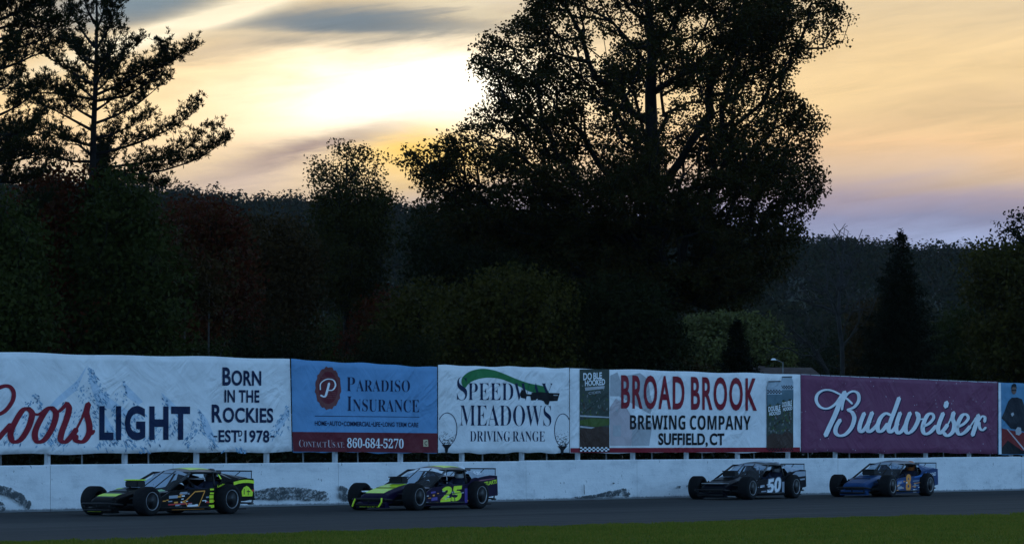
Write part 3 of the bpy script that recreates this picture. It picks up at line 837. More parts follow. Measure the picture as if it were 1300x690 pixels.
# undergrowth just behind the fence
sp = []
rg = np.random.default_rng(91)
sC = rg.normal(0, 1, (60, 3)) * np.array((.75, .75, .4)) + np.array((0, 0, .75)); sC[:, 2] = np.abs(sC[:, 2])
LC = (sC[:, None] + rg.normal(0, .2, (60, 30, 3))).reshape(-1, 3); LC[:, 2] = np.abs(LC[:, 2]) + .03
sme = leaf_mesh('shrub_leaves', leaves(LC, .14, rg)); sme.materials.append(L_DARK)
m = MB()
for a in range(7): m.tube([(0, 0, -.05), (.35 * math.cos(a * .9), .35 * math.sin(a * .9), .6), (.6 * math.cos(a * .9), .6 * math.sin(a * .9), 1.1)], [.02, .014, .006], 4)
shr = empty('shrub'); m.build('stem', BARK, shr); link('foliage', sme, None, shr)
for i in range(26):
    l = -6 + i * 2.5 + rnd.uniform(-.6, .6)
    o = shr if i == 0 else copy_tree(shr)
    p = W0 + U * l + NIN * rnd.uniform(3.2, 6.5); o.location = (p.x, p.y, 0); o.rotation_euler = (0, 0, rnd.uniform(0, 6.28))
    o.scale = (rnd.uniform(1, 1.5),) * 2 + (rnd.uniform(.9, 1.5),)
    tag(o, 'dark shrub glimpsed through the gap under the banners', 'shrub', 'shrubs behind the fence')

# ------------------------------------------------------------------ barrier wall
mw = mat('white_concrete', (.72, .73, .74), .7, 0, .2); t = NT(mw.node_tree); b = t.n['Principled BSDF']
tc = t.new('ShaderNodeTexCoord').outputs['Object']; lx, ly, lz = t.sep(tc)
v = t.xyz(lx, lz, 0.0)
n1 = t.noise(t.xyz(lx, t.m('MULTIPLY', lz, 2.2), 0.0), 1.1, 7, .65); n2 = t.noise(v, 9.0, 6, .7); n3 = t.noise(t.xyz(t.m('MULTIPLY', lx, .35), t.m('MULTIPLY', lz, 9.0), 2.0), 2.0, 4, .6)
c = t.ramp(n1, [(.28, (.46, .48, .50)), (.48, (.68, .69, .70)), (.75, (.80, .80, .80))])
c = t.mix(.16, c, t.ramp(n3, [(.3, (.55, .56, .58)), (.6, (.76, .76, .76))]))
chip = t.m('GREATER_THAN', t.noise(t.xyz(t.m('MULTIPLY', lx, 2.2), lz, 7.0), 5.5, 3, .5), .715)
c = t.mix(t.m('MULTIPLY', chip, .75), c, (.10, .12, .13))
foot = t.m('MULTIPLY', t.smooth(t.m('ADD', lz, t.m('MULTIPLY', t.m('SUBTRACT', n2, .5), .10)), .085, .03), .85)
c = t.mix(foot, c, (.07, .075, .08))
t.put(b.inputs['Base Color'], c)
bp = t.new('ShaderNodeBump'); bp.inputs['Strength'].default_value = .35; bp.inputs['Distance'].default_value = .03
bp.inputs['Strength'].default_value = .6; t.put(bp.inputs['Height'], t.m('ADD', n2, t.m('MULTIPLY', n3, .2))); t.l.new(bp.outputs[0], b.inputs['Normal'])
wall = empty('barrier_wall', tuple(W0), TH)
tag(wall, 'long low white concrete barrier wall with dark tyre scuffs along the track', 'wall')
joint_px = [(64.5, 620), (220, 620), (344, 620), (430, 620), (545, 620), (668, 610), (809, 605), (930, 605), (1064, 600), (1190, 600)]
jl = sorted([plane(x, y, 0)[0] for x, y in joint_px] + [-10, -20, -35, 46, 52, 60, 72])
edges_ = [-45] + jl + [80]
rnd = random.Random(9)
for i in range(len(edges_) - 1):
    m = MB(); a, bb = edges_[i] + .007, edges_[i + 1] - .007
    y_ = rnd.uniform(-.008, .008); hh = 1.09 + rnd.uniform(-.012, .012)
    m.prism([(y_ - .05, -.1), (y_, .02), (y_ + .01, hh - .02), (y_ + .03, hh), (.24, hh), (.26, hh - .02), (.26, -.1)], a, bb)
    m.v = [(q[1], q[0], q[2]) for q in m.v]
    m.build('wall_panel', mw, wall)


# tyre scuffs: real rubber marks with a broken-up edge
def scuff_mat(name, thr, col_, sx=1.0, sy=1.0):
    m = bpy.data.materials.new(name); m.use_nodes = True; t = NT(m.node_tree); b = t.n['Principled BSDF']
    b.inputs['Base Color'].default_value = (*col_, 1); b.inputs['Roughness'].default_value = .7
    uv = t.new('ShaderNodeUVMap').outputs[0]; u_, v_, _ = t.sep(uv)
    tc = t.new('ShaderNodeTexCoord').outputs['Object']
    mp = t.new('ShaderNodeMapping'); t.put(mp.inputs[0], tc); mp.inputs['Scale'].default_value = (sx, 1, sy)
    nz = t.noise(mp.outputs[0], 9.0, 6, .7)
    vv = t.m('ABSOLUTE', t.m('SUBTRACT', t.m('MULTIPLY', v_, 2.0), 1.0)); uu = t.m('ABSOLUTE', t.m('SUBTRACT', t.m('MULTIPLY', u_, 2.0), 1.0))
    e = t.m('MULTIPLY', t.smooth(vv, 1.0, .55), t.smooth(uu, 1.0, .6))
    a = t.smooth(t.m('ADD', nz, t.m('MULTIPLY', t.m('SUBTRACT', e, 1.0), .45)), thr - .05, thr + .06)
    tr = t.new('ShaderNodeBsdfTransparent'); mx = t.new('ShaderNodeMixShader'); t.put(mx.inputs[0], t.m('MULTIPLY', a, .92))
    t.l.new(tr.outputs[0], mx.inputs[1]); t.l.new(b.outputs[0], mx.inputs[2]); t.l.new(mx.outputs[0], t.n['Material Output'].inputs[0])
    return m


def scuff(pts, half, m, off=-.058):
    """pts: photo-pixel centre line on the wall face, half: half widths in metres"""
    L = [plane(x, y, 0) for x, y in pts]; V = []; Fc = []; uvs = []
    n = len(L)
    for i, (l, z) in enumerate(L):
        a = L[max(0, i - 1)]; c_ = L[min(n - 1, i + 1)]; d = Vector((c_[0] - a[0], c_[1] - a[1])).normalized(); nn = Vector((-d.y, d.x))
        for s_ in (-1, 1):
            V.append((l + nn.x * half[i] * s_, off, max(.03, z + nn.y * half[i] * s_)))
    for i in range(n - 1): Fc.append((2 * i, 2 * i + 2, 2 * i + 3, 2 * i + 1))
    me = np_mesh('scuff', V, Fc); uvl = me.uv_layers.new(name='UVMap')
    for p in me.polygons:
        for li in p.loop_indices:
            vi = me.loops[li].vertex_index; uvl.data[li].uv = ((vi // 2) / (n - 1), vi % 2)
    o = link('tyre_scuff', me, m, wall)
    return o


RUB = (.03, .04, .045)
ms1 = scuff_mat('scuff_dense', .44, RUB); ms2 = scuff_mat('scuff_loose', .52, RUB, .7, 1.2); ms3 = scuff_mat('scuff_speckle', .465, RUB, 1.4, 2.2)
scuff([(-14, 618), (0, 622), (12, 625), (24, 632), (34, 640), (42, 648)], [.10, .15, .17, .17, .15, .08], ms1)
scuff([(-12, 634), (-4, 639), (2, 643), (6, 648)], [.1, .12, .12, .06], ms1)
scuff([(306, 633), (325, 628), (350, 626), (380, 626), (410, 629), (432, 634)], [.06, .18, .24, .24, .18, .06], ms3)
scuff([(345, 625), (370, 625), (395, 627)], [.05, .09, .05], ms2, -.062)
scuff([(424, 622), (436, 626), (446, 632)], [.22, .25, .2], ms1)
scuff([(710, 632), (735, 631), (755, 629), (775, 626), (793, 624), (808, 629)], [.03, .05, .07, .12, .16, .10], ms1)
scuff([(739, 612), (739.5, 630)], [.022, .03], ms1, -.064)
scuff([(773, 613), (789, 612)], [.03, .02], ms2)
scuff([(846, 619), (870, 617), (900, 619)], [.04, .06, .03], ms2)

# ------------------------------------------------------------------ fence behind the wall
POST = mat_var('pale_post', (.38, .39, .40), .3, 5, .6, .3)
STEEL = mat_var('dull_steel', (.16, .16, .16), .3, 8, .5, .4, metal=.5)
fence = empty('banner_fence', tuple(W0 + NIN * .3), TH)
tag(fence, 'tall fence of pale posts and steel rails carrying the banners above the wall', 'fence')
px_posts = [60, 158, 249, 338, 425, 508, 586, 662, 733, 803, 871, 936, 1000, 1060, 1119, 1175, 1230]
pl = [plane(x, 583, .36)[0] for x in px_posts]
step = pl[1] - pl[0]
pl = [pl[0] - 3 * step, pl[0] - 2 * step, pl[0] - step] + pl + [pl[-1] + step * k for k in (1, 2, 3, 4)]
for l in pl:
    m = MB(); m.box(l - .055, l + .055, .0, .11, -.1, 3.3); m.build('post', POST, fence, bevel=.008)
for i in range(len(pl) - 1):
    m = MB(); mid = (pl[i] + pl[i + 1]) / 2 + rnd.uniform(-.3, .3); m.tube([(mid, .2, -.1), (mid, .2, 3.2)], .022, 6); m.build('thin_post', STEEL, fence)
for z in (1.42, 2.3, 3.2):
    m = MB(); m.tube([(pl[0], .14, z), (pl[-1], .14, z)], .02, 6); m.build('rail', STEEL, fence)

# ------------------------------------------------------------------ banners
NAVY = cloth('print_navy', (.012, .022, .060)); BLACK = cloth('print_black', (.012, .013, .016)); WHITE = cloth('banner_white', (.74, .75, .76))
CRIM = cloth('print_crimson', (.22, .018, .030)); MAROON = cloth('print_maroon', (.13, .022, .030)); BLUE = cloth('banner_blue', (.13, .29, .50))
GREEN = cloth('print_green', (.03, .17, .06)); ICE = cloth('print_ice_blue', (.25, .40, .54)); ICE2 = cloth('print_deep_ice', (.09, .18, .28)); PURP = cloth('banner_wine', (.17, .055, .105), .8)
PWHITE = cloth('print_white', (.76, .78, .80)); BROWNR = cloth('print_brown_red', (.16, .055, .055)); GREYP = cloth('print_grey', (.40, .41, .43)); PINK = cloth('print_pink_grey', (.48, .42, .44))
TAN = cloth('print_tan', (.55, .45, .28)); RED = cloth('print_red', (.20, .03, .03)); SKYB = cloth('print_sky_blue', (.10, .24, .38)); CANB = cloth('print_can_sky', (.10, .16, .19)); FOREST = cloth('print_forest', (.050, .066, .056))
GRASSP = cloth('print_grass', (.07, .11, .03)); SOIL = cloth('print_soil', (.060, .038, .030)); COAT = cloth('print_coat', (.018, .022, .03)); SKIN = cloth('print_skin', (.16, .10, .08)); STEELP = cloth('print_can_silver', (.36, .42, .47))
_lay = [0]


class Banner:
    def __init__(s, name, quad, m, label, seed=0, sub=(36, 14), thick=.006):
        """quad: TL, TR, BR, BL in photo pixels"""
        s.q = quad; P = [plane(*p) for p in quad]
        s.l0 = P[3][0]; s.root = empty(name, tuple(W0 + U * s.l0 + NIN * BAN), TH)
        tag(s.root, label, 'banner', 'sponsor banners above the wall')
        rg = np.random.default_rng(seed); nx, nz = sub; V = []
        ph = rg.uniform(0, 6, 4)
        for j in range(nz + 1):
            for i in range(nx + 1):
                f, g = i / nx, j / nz
                tx = P[0][0] * (1 - f) + P[1][0] * f; tz = P[0][1] * (1 - f) + P[1][1] * f
                bx = P[3][0] * (1 - f) + P[2][0] * f; bz = P[3][1] * (1 - f) + P[2][1] * f
                l, z = bx * (1 - g) + tx * g, bz * (1 - g) + tz * g
                if j == nz: z += .02 * math.sin(f * 19 + ph[0]) * math.sin(f * 7 + ph[1]) - .008
                if j == 0: z += .028 * math.sin(f * 11 + ph[2]) * math.sin(f * 23 + ph[3])
                V.append((l - s.l0, 0, z))
        nV = len(V); V += [(a, thick, c_) for a, _, c_ in V]
        Fc = []
        for j in range(nz):
            for i in range(nx):
                k = j * (nx + 1) + i; qd = (k, k + 1, k + nx + 2, k + nx + 1); Fc.append(qd); Fc.append(tuple(x + nV for x in reversed(qd)))
        for i in range(nx):
            a = i; Fc.append((a + 1, a, a + nV, a + 1 + nV)); a = nz * (nx + 1) + i; Fc.append((a, a + 1, a + 1 + nV, a + nV))
        for j in range(nz):
            a = j * (nx + 1); c_ = a + nx + 1; Fc.append((a, c_, c_ + nV, a + nV)); a += nx; c_ += nx; Fc.append((c_, a, a + nV, c_ + nV))
        link('sheet', np_mesh(name, V, Fc), m, s.root)
        s.k = 0

    def tri(s, name, pts, faces, m, lay):
        """2-D art given in photo pixels, tessellated faces -> a thin printed layer"""
        y = -.003 - .002 * lay
        V = []
        for p in pts:
            l, z = plane(p[0], p[1]); V.append((l - s.l0, y - (p[2] if len(p) > 2 else 0), z))
        me = bpy.data.meshes.new(name); me.from_pydata(V, [], faces); me.update()
        return link(name, me, m, s.root)

    def polys(s, name, polys, m, lay):
        """a list of simple polygons, each on its own hair-thin step"""
        pts, fs = [], []
        for i, p in enumerate(polys):
            k = len(pts); pts += [(x, y, .00002 * (i % 60)) for x, y in p]; fs.append(tuple(range(k, k + len(p))))
        o = s.tri(name, pts, fs, m, lay)
        bm = bmesh.new(); bm.from_mesh(o.data); bmesh.ops.triangulate(bm, faces=bm.faces); bm.to_mesh(o.data); bm.free()
        return o

    def text(s, name, segs, box, m, lay=2, off=0.0, gap=.04, shear=0.0, sp=1.0):
        """segs [(string, size)], box (x0, x1, top_l, bot_l, top_r, bot_r) in photo pixels"""
        pts, fs = glyphs(segs, off, gap, shear, sp)
        x0, x1, tl, bl, tr_, br = box; out = []
        for (a, b_) in pts:
            xx = x0 + (x1 - x0) * a; top = tl + (tr_ - tl) * a; bot = bl + (br - bl) * a
            out.append((xx, bot + (top - bot) * b_))
        return s.tri(name, out, fs, m, lay)

    def strokes(s, name, strokes, org, sc, m, lay, thick, thin, dx=0.0, dy=0.0, slant=True):
        """calligraphic pen: heavy on the way down, light on the way up"""
        pts, fs = [], []
        for si, st_ in enumerate(strokes):
            wmul = 1.0
            if isinstance(st_[0], (int, float)): wmul = st_[0]; st_ = st_[1:]
            c_ = catmull(st_, 9); n = len(c_); L = []; Rr = []
            for i, p in enumerate(c_):
                a = c_[max(0, i - 1)]; d_ = c_[min(n - 1, i + 1)]; v_ = Vector((d_[0] - a[0], d_[1] - a[1]))
                if v_.length < 1e-6: v_ = Vector((1, 0))
                v_.normalize()
                wd = thin + (thick - thin) * abs(v_.y) ** 1.5 if slant else thick
                if i < n * .5 and v_.y < -.3 and slant: wd = thin + (wd - thin) * .35
                wd *= wmul
                nn = Vector((-v_.y, v_.x)) * wd / 2; L.append((p[0] + nn.x, p[1] + nn.y)); Rr.append((p[0] - nn.x, p[1] - nn.y))
            def cap(c0, v0, w0):
                return [(c0[0] + v0.x * w0, c0[1] + v0.y * w0)]
            v0 = (Vector(c_[0]) - Vector(c_[1])).normalized(); v1 = (Vector(c_[-1]) - Vector(c_[-2])).normalized()
            w0 = (Vector(L[0]) - Vector(Rr[0])).length * .45; w1 = (Vector(L[-1]) - Vector(Rr[-1])).length * .45
            k = len(pts); z_ = .00025 * si
            al = [q for pr in zip(L, Rr) for q in pr] + cap(c_[0], v0, w0) + cap(c_[-1], v1, w1)
            pts += [(org[0] + (x + dx) / sc, org[1] + (y + dy) / sc, z_) for x, y in al]
            fs += [(k + 2 * i, k + 2 * i + 1, k + 2 * i + 3, k + 2 * i + 2) for i in range(n - 1)]
            fs += [(k + 1, k, k + 2 * n), (k + 2 * n - 2, k + 2 * n - 1, k + 2 * n + 1)]
        return s.tri(name, pts, fs, m, lay)


def catmull(P, n):
    P = [tuple(p) for p in P]
    if len(P) == 2: return [(P[0][0] + (P[1][0] - P[0][0]) * k / n, P[0][1] + (P[1][1] - P[0][1]) * k / n) for k in range(n + 1)]
    Q = [P[0]] + P + [P[-1]]; out = []
    for i in range(1, len(Q) - 2):
        p0, p1, p2, p3 = Q[i - 1], Q[i], Q[i + 1], Q[i + 2]
        for k in range(n):
            t_ = k / n
            out.append(tuple(.5 * (2 * p1[a] + (p2[a] - p0[a]) * t_ + (2 * p0[a] - 5 * p1[a] + 4 * p2[a] - p3[a]) * t_ * t_ + (3 * p1[a] - p0[a] - 3 * p2[a] + p3[a]) * t_ ** 3) for a in (0, 1)))
    out.append(P[-1]); return out


def serif(sx):
    return ''.join(chr(0x1D400 + ord(c_) - 65) if 'A' <= c_ <= 'Z' else chr(0x1D7CE + ord(c_) - 48) if '0' <= c_ <= '9' else c_ for c_ in sx)


def bold(sx):
    return ''.join(chr(0x1D5D4 + ord(c_) - 65) if 'A' <= c_ <= 'Z' else chr(0x1D7EC + ord(c_) - 48) if '0' <= c_ <= '9' else c_ for c_ in sx)


_gc = {}


def glyphs(segs, off=0.0, gap=.04, shear=0.0, sp=1.0):
    """text outlines -> points in the unit square and faces"""
    X = 0.0; pts = []; fs = []
    for body, size in segs:
        if body == ' ': X += size; continue
        key = (body, off, sp)
        if key not in _gc:
            c_ = bpy.data.curves.new('t', 'FONT'); c_.body = body; c_.size = 1; c_.offset = off; c_.space_character = sp; c_.resolution_u = 4; c_.fill_mode = 'FRONT'
            o = bpy.data.objects.new('t', c_); COL.objects.link(o)
            dg = bpy.context.evaluated_depsgraph_get(); me = bpy.data.meshes.new_from_object(o.evaluated_get(dg))
            _gc[key] = ([(v_.co.x, v_.co.y) for v_ in me.vertices], [tuple(p.vertices) for p in me.polygons])
            bpy.data.objects.remove(o); bpy.data.curves.remove(c_); bpy.data.meshes.remove(me)
        pv, pf = _gc[key]
        mn = min(p[0] for p in pv); mx = max(p[0] for p in pv); k = len(pts)
        pts += [(X + (p[0] - mn) * size + shear * p[1] * size, p[1] * size) for p in pv]; fs += [tuple(i + k for i in f) for f in pf]
        X += (mx - mn) * size + gap
    xs = [p[0] for p in pts]; yz = [p[1] for p in pts]; a, b_, c_, d_ = min(xs), max(xs), min(yz), max(yz)
    return [((p[0] - a) / (b_ - a), (p[1] - c_) / (d_ - c_)) for p in pts], fs


def pmap(pts, org, sc): return [(org[0] + x / sc, org[1] + y / sc) for x, y in pts]


def ell(cx, cy, rx, ry, n=28, a0=0.0, a1=2 * math.pi, wob=0.0):
    return [(cx + rx * (1 + wob * math.sin(k * 2.4)) * math.cos(a0 + (a1 - a0) * k / n), cy + ry * (1 + wob * math.sin(k * 2.4 + 1)) * math.sin(a0 + (a1 - a0) * k / n)) for k in range(n)]


# --- beer banner with the snowy mountains
B = Banner('sponsor_banner', [(-95, 444.5), (368, 454.6), (370.5, 572.6), (-95, 577)], WHITE, 'white banner with blue snowy mountains, red script and the words BORN IN THE ROCKIES', 1, (48, 14))
O4, S4 = (0, 430), 3.421
rnd = random.Random(21)
pd, pb = [], []
for (px_, py_, wl_, wr_, by_, n_) in ((380, 112, 230, 250, 470, 620), (530, 178, 90, 170, 450, 240), (700, 232, 70, 140, 430, 170), (150, 235, 150, 130, 450, 260), (860, 300, 60, 90, 465, 150), (1246, 285, 80, 40, 420, 110),
                                (600, 455, 60, 60, 492, 40), (1020, 458, 60, 60, 490, 40), (-150, 240, 160, 160, 470, 160)):
    for _ in range(int(n_ * 1.25)):
        sd_ = 1 if rnd.random() < .62 else -1; tt = rnd.random() ** .75; ww = wr_ if sd_ > 0 else wl_
        u_ = rnd.random() ** .7
        x = px_ + sd_ * ww * tt * u_ + rnd.gauss(0, 4); y = py_ + (by_ - py_) * tt + rnd.gauss(0, 5)
        rib = math.sin((x - px_) * .055 + (y - py_) * .030 * sd_) + .7 * math.sin((x + y * .6) * .031 + px_) + .5 * math.sin((x * .9 - y * 1.3) * .05)
        if rib < -.35 or y < py_ or y > 494 or x > 1254: continue
        ln = rnd.uniform(7, 26) * (.5 + .6 * tt); w_ = rnd.uniform(1.2, 4.6); an = R(58 if sd_ > 0 else 122) + rnd.gauss(0, .22)
        c_, s_ = math.cos(an), math.sin(an)
        q = [(x, y), (x + c_ * ln * .4 - s_ * w_, y + s_ * ln * .4 + c_ * w_), (x + c_ * ln, y + s_ * ln), (x + c_ * ln * .6 + s_ * w_ * .7, y + s_ * ln * .6 - c_ * w_ * .7)]
        q = [(min(k_[0], 1256), min(k_[1], 497)) for k_ in q]
        (pb if rnd.random() < .78 else pd).append(pmap(q, O4, S4))
PALEICE = cloth('print_pale_ice', (.52, .62, .72))
B.polys('mountain_face_print', [pmap(q_, O4, S4) for q_ in ([(380, 112), (396, 150), (442, 228), (520, 288), (610, 344), (560, 352), (500, 312), (452, 296), (436, 330), (412, 262), (394, 208)], [(530, 178), (562, 212), (622, 272), (600, 284), (552, 252)], [(380, 112), (332, 182), (250, 252), (178, 332), (212, 322), (282, 262), (332, 222)], [(700, 232), (742, 268), (800, 330), (770, 338), (722, 290)], [(860, 300), (900, 350), (940, 440), (900, 430), (876, 370)], [(440, 300), (476, 360), (520, 440), (490, 446), (458, 390)], [(1246, 286), (1256, 330), (1216, 392), (1190, 400), (1226, 340)])], PALEICE, 0)
B.polys('mountain_print', pb, ICE, 1); B.polys('mountain_shadow_print', pd, ICE2, 2)
COORS = [[(-60, 330), (-20, 330), (20, 312), (52, 270), (58, 232), (40, 206), (8, 206), (-30, 230), (-70, 300), (-84, 380), (-60, 440), (-20, 440), (14, 405), (44, 372)],
         [(128, 302), (98, 308), (64, 360), (44, 410), (56, 444), (88, 436), (122, 384), (138, 326), (122, 302)],
         [.7, (124, 306), (140, 322), (168, 326), (196, 306)],
         [(230, 298), (202, 306), (168, 360), (150, 410), (160, 444), (192, 436), (226, 384), (242, 326), (226, 300)],
         [.7, (228, 302), (246, 316), (266, 304), (288, 280)], [(288, 280), (298, 300), (290, 340), (268, 400), (262, 436), (282, 446), (306, 424), (330, 392)],
         [.55, (330, 392), (356, 340), (382, 282)], [(382, 282), (374, 320), (386, 370), (384, 412), (360, 444), (330, 440), (326, 420)], [.6, (382, 420), (396, 412), (406, 398)]]
B.strokes('script_lettering', COORS, O4, S4, CRIM, 5, 27, 15)
B.text('lettering', [('LIGHT', 1)], (125.7, 241, 514.3, 558.6, 515, 558), NAVY, 4, off=.042, sp=1.16)
for segs, bx in (([('B', 1), ('ORN', .84)], (282, 331.2, 465.6, 489, 467.2, 489.4)), ([('IN THE', 1)], (284.6, 328.8, 494.4, 510.2, 494.8, 510.6)),
                 ([('R', 1), ('OCKIES', .84)], (268.4, 346.4, 512.8, 535.8, 514.4, 536.2)), ([('EST', 1), (' ', .38), ('1978', 1)], (277, 341.5, 545, 561, 545.6, 561.4)), ([('D', 1)], (302.2, 307.2, 545.6, 553.5, 545.6, 553.5))):
    B.text('lettering', segs, bx, NAVY, 6, off=.026, sp=1.05)
B.polys('lettering', [[(303.6, 556.5), (305.8, 556.5), (305.8, 559), (303.6, 559)], [(270.6, 552.5), (275.4, 552.5), (275.4, 554.4), (270.6, 554.4)], [(343.2, 552.6), (347.8, 552.6), (347.8, 554.5), (343.2, 554.5)]], NAVY, 6)

# --- insurance banner
B = Banner('sponsor_banner', [(369.8, 455.3), (555, 465.4), (555.2, 575), (371.8, 573)], BLUE, 'blue insurance banner with a brown seal and a maroon strip giving a phone number', 2)
O5, S5 = (360, 440), 3.421


def bx5(x0, x1, tl, bl, tr_=None, br=None, O=O5, Sc=S5):
    tr_ = tl if tr_ is None else tr_; br = bl if br is None else br
    return (O[0] + x0 / Sc, O[0] + x1 / Sc, O[1] + tl / Sc, O[1] + bl / Sc, O[1] + tr_ / Sc, O[1] + br / Sc)


bar = [(37 + (668 - 37) * k / 20, 368 + 6 * k / 20) for k in range(21)] + [(668 - (668 - 41) * k / 20, 459 - 6 * k / 20) for k in range(21)]
B.polys('lower_strip', [pmap(bar, O5, S5)], MAROON, 1)
B.polys('seal_print', [pmap(ell(193, 179, 56, 92, 40, wob=.05), O5, S5)], BROWNR, 1)
B.polys('seal_ring', [pmap(ell(193, 177, 42, 70, 32), O5, S5)], MAROON, 2)
B.polys('seal_shading', [pmap([(160 + 3 * k % 5, 130 + k * 9), (226, 132 + k * 9), (224, 135 + k * 9), (162, 133 + k * 9)], O5, S5) for k in range(11)], BROWNR, 3)
B.strokes('script_lettering', [[(196, 158), (188, 190), (178, 215), (160, 210)], [.7, (158, 185), (160, 158), (186, 140), (214, 144), (224, 166), (212, 186), (192, 188)]], O5, S5, PWHITE, 5, 10, 6)
B.text('lettering', [(serif('P'), 1), (serif('ARADISO'), .8)], bx5(273, 548, 131, 192, 133, 195), NAVY, 3, off=-.012, gap=.07)
B.text('lettering', [(serif('I'), 1), (serif('NSURANCE'), .8)], bx5(275, 588, 214, 278, 217, 284), NAVY, 3, off=-.012, gap=.06)
B.polys('rule', [pmap([(135, 298), (588, 303), (588, 305), (135, 300.5)], O5, S5)], NAVY, 3)
B.text('lettering', [('HOME', 1), (' ', .1), ('•', 1), (' ', .1), ('AUTO', 1), (' ', .1), ('•', 1), (' ', .1), ('COMMERCIAL', 1), (' ', .1), ('•', 1), (' ', .1), ('LIFE', 1), (' ', .1), ('•', 1), (' ', .1), ('LONG TERM CARE', 1)], bx5(135, 585, 320, 341, 328, 348), NAVY, 3, off=.02)
B.text('lettering', [(serif('C'), 1), (serif('ONTACT'), .78), (' ', .1), (serif('U'), 1), (serif('S'), .78), (' ', .1), (serif('AT'), .78), (':', .9)], bx5(66, 262, 402, 434, 405, 437), PINK, 3, off=-.015)
B.text('lettering', [(serif('860'), 1), ('-', 1), (serif('684'), 1), ('-', 1), (serif('5270'), 1)], bx5(275, 520, 394, 437, 398, 440), PWHITE, 3)
B.polys('emblem', [pmap([(606, 402), (626, 402), (628, 432), (606, 432)], O5, S5)], TAN, 2)
B.text('emblem_lettering', [('C', 1)], bx5(611, 623, 408, 427), SOIL, 3, off=.03)

# --- driving range banner
B = Banner('sponsor_banner', [(556.4, 462.8), (722.6, 466.4), (722.6, 574), (556.4, 575)], WHITE, 'white driving range banner with a green swoosh and a golf ball at each side', 3)
O6, S6 = (540, 450), 5.31
B.polys('swoosh_print', [pmap(catmull([(262, 222), (244, 196), (250, 150), (300, 112), (370, 94), (440, 99), (500, 116), (560, 140), (620, 165), (700, 192), (800, 214), (836, 262)], 5) +
                              catmull([(760, 258), (700, 246), (640, 216), (580, 190), (520, 166), (460, 155), (400, 155), (340, 168), (296, 190), (272, 220)], 5), O6, S6)], GREEN, 1)
B.text('lettering', [(serif('S'), 1.32), (serif('PEEDWAY'), 1)], bx5(212, 858, 150, 306, 152, 308, O6, S6), NAVY, 2, off=-.014, gap=.05)
B.text('lettering', [(serif('MEADOWS'), 1)], bx5(232, 848, 337, 478, 340, 480, O6, S6), NAVY, 2, off=-.014)
B.text('lettering', [(serif('DRIVING'), 1), (' ', .22), (serif('RANGE'), 1)], bx5(300, 805, 512, 584, 514, 584, O6, S6), NAVY, 2, off=-.012)
B.polys('car_print', [pmap([(636, 262), (648, 236), (668, 238), (682, 264), (712, 266), (716, 254), (780, 250), (830, 256), (904, 258), (890, 310), (836, 312), (828, 338), (806, 330), (796, 312), (752, 294), (742, 306), (712, 306),
                            (706, 278), (682, 278), (668, 294), (644, 288)], O6, S6)], BLACK, 3)
B.polys('car_print_highlight', [pmap([(862, 268), (892, 269), (890, 276), (862, 275)], O6, S6)], GREYP, 4)


def golf(cx, cy, rx_, ry_, clip, seed):
    rnd_ = random.Random(seed)
    cl = lambda p: (min(max(p[0], clip[0]), clip[1]), p[1])
    out, inn = ell(cx, cy, rx_, ry_, 40), ell(cx, cy, rx_ - 4.5, ry_ - 4.5, 40)
    rim = [pmap([cl(out[k]), cl(out[(k + 1) % 40]), cl(inn[(k + 1) % 40]), cl(inn[k])], O6, S6) for k in range(40)
           if clip[0] + 1 < (out[k][0] + inn[k][0]) / 2 < clip[1] - 1]
    dm = []
    for _ in range(240):
        a = rnd_.uniform(0, 6.28); q = math.sqrt(rnd_.random()) * .93; x, y = cx + rx_ * q * math.cos(a), cy + ry_ * q * math.sin(a)
        lo = (y - cy) / ry_
        if not clip[0] + 3 < x < clip[1] - 4 or rnd_.random() > max(0, lo * 1.5 + .12): continue
        w_ = 2.4 + 3.2 * max(0, lo); dm.append(pmap([(x - w_, y), (x, y + w_ * .8), (x + w_, y - 1), (x, y - w_ * .25)], O6, S6))
    B.polys('golf_ball_outline', rim, NAVY, 2); B.polys('golf_ball_dimples', dm, BLACK, 3)
    tee = [cl(p) for p in [(cx - 36, cy + ry_ - 8), (cx + 30, cy + ry_ - 8), (cx + 6, cy + ry_ + 20), (cx + 2, cy + ry_ + 46), (cx - 14, cy + ry_ + 46), (cx - 16, cy + ry_ + 18)]]
    B.polys('golf_tee', [pmap(tee, O6, S6)], BLACK, 4)


golf(146, 500, 68, 112, (90, 970), 1); golf(926, 508, 58, 114, (90, 969), 2)

# --- brewery banner
B = Banner('sponsor_banner', [(723.6, 466.6), (1016, 474.8), (1016.6, 573.4), (723.6, 574.2)], WHITE, 'white brewery banner with tall red letters, a pink barn and drink cans at both ends', 4, (40, 14))
O7, S7 = (700, 450), 3.824
B.polys('lower_strip', [pmap([(92, 452), (300, 451), (700, 450), (1044, 449), (1206, 448), (1208, 470), (1044, 471), (700, 473), (300, 474), (92, 474)], O7, S7)], CRIM, 1)
B.polys('tree_print', [pmap([(284, 200), (286, 100), (320, 84), (340, 140), (370, 100), (430, 88), (470, 120), (478, 190), (492, 240), (480, 290), (400, 240), (330, 200)], O7, S7)], GREYP, 1)
B.polys('barn_print', [pmap([(284, 254), (312, 212), (352, 240), (388, 300), (392, 360), (388, 440), (284, 440)], O7, S7)], PINK, 2)
B.polys('barn_print', [pmap([(392, 330), (490, 330), (474, 440), (390, 440)], O7, S7)], GREYP, 2)
B.polys('barn_roof_print', [pmap([(312, 206), (350, 216), (492, 296), (496, 306), (392, 306), (352, 236)], O7, S7)], PWHITE, 3)
B.polys('barn_door_print', [pmap([(298, 342), (336, 342), (336, 396), (298, 396)], O7, S7), pmap(ell(316, 268, 6, 10, 12), O7, S7)], GREYP, 4)
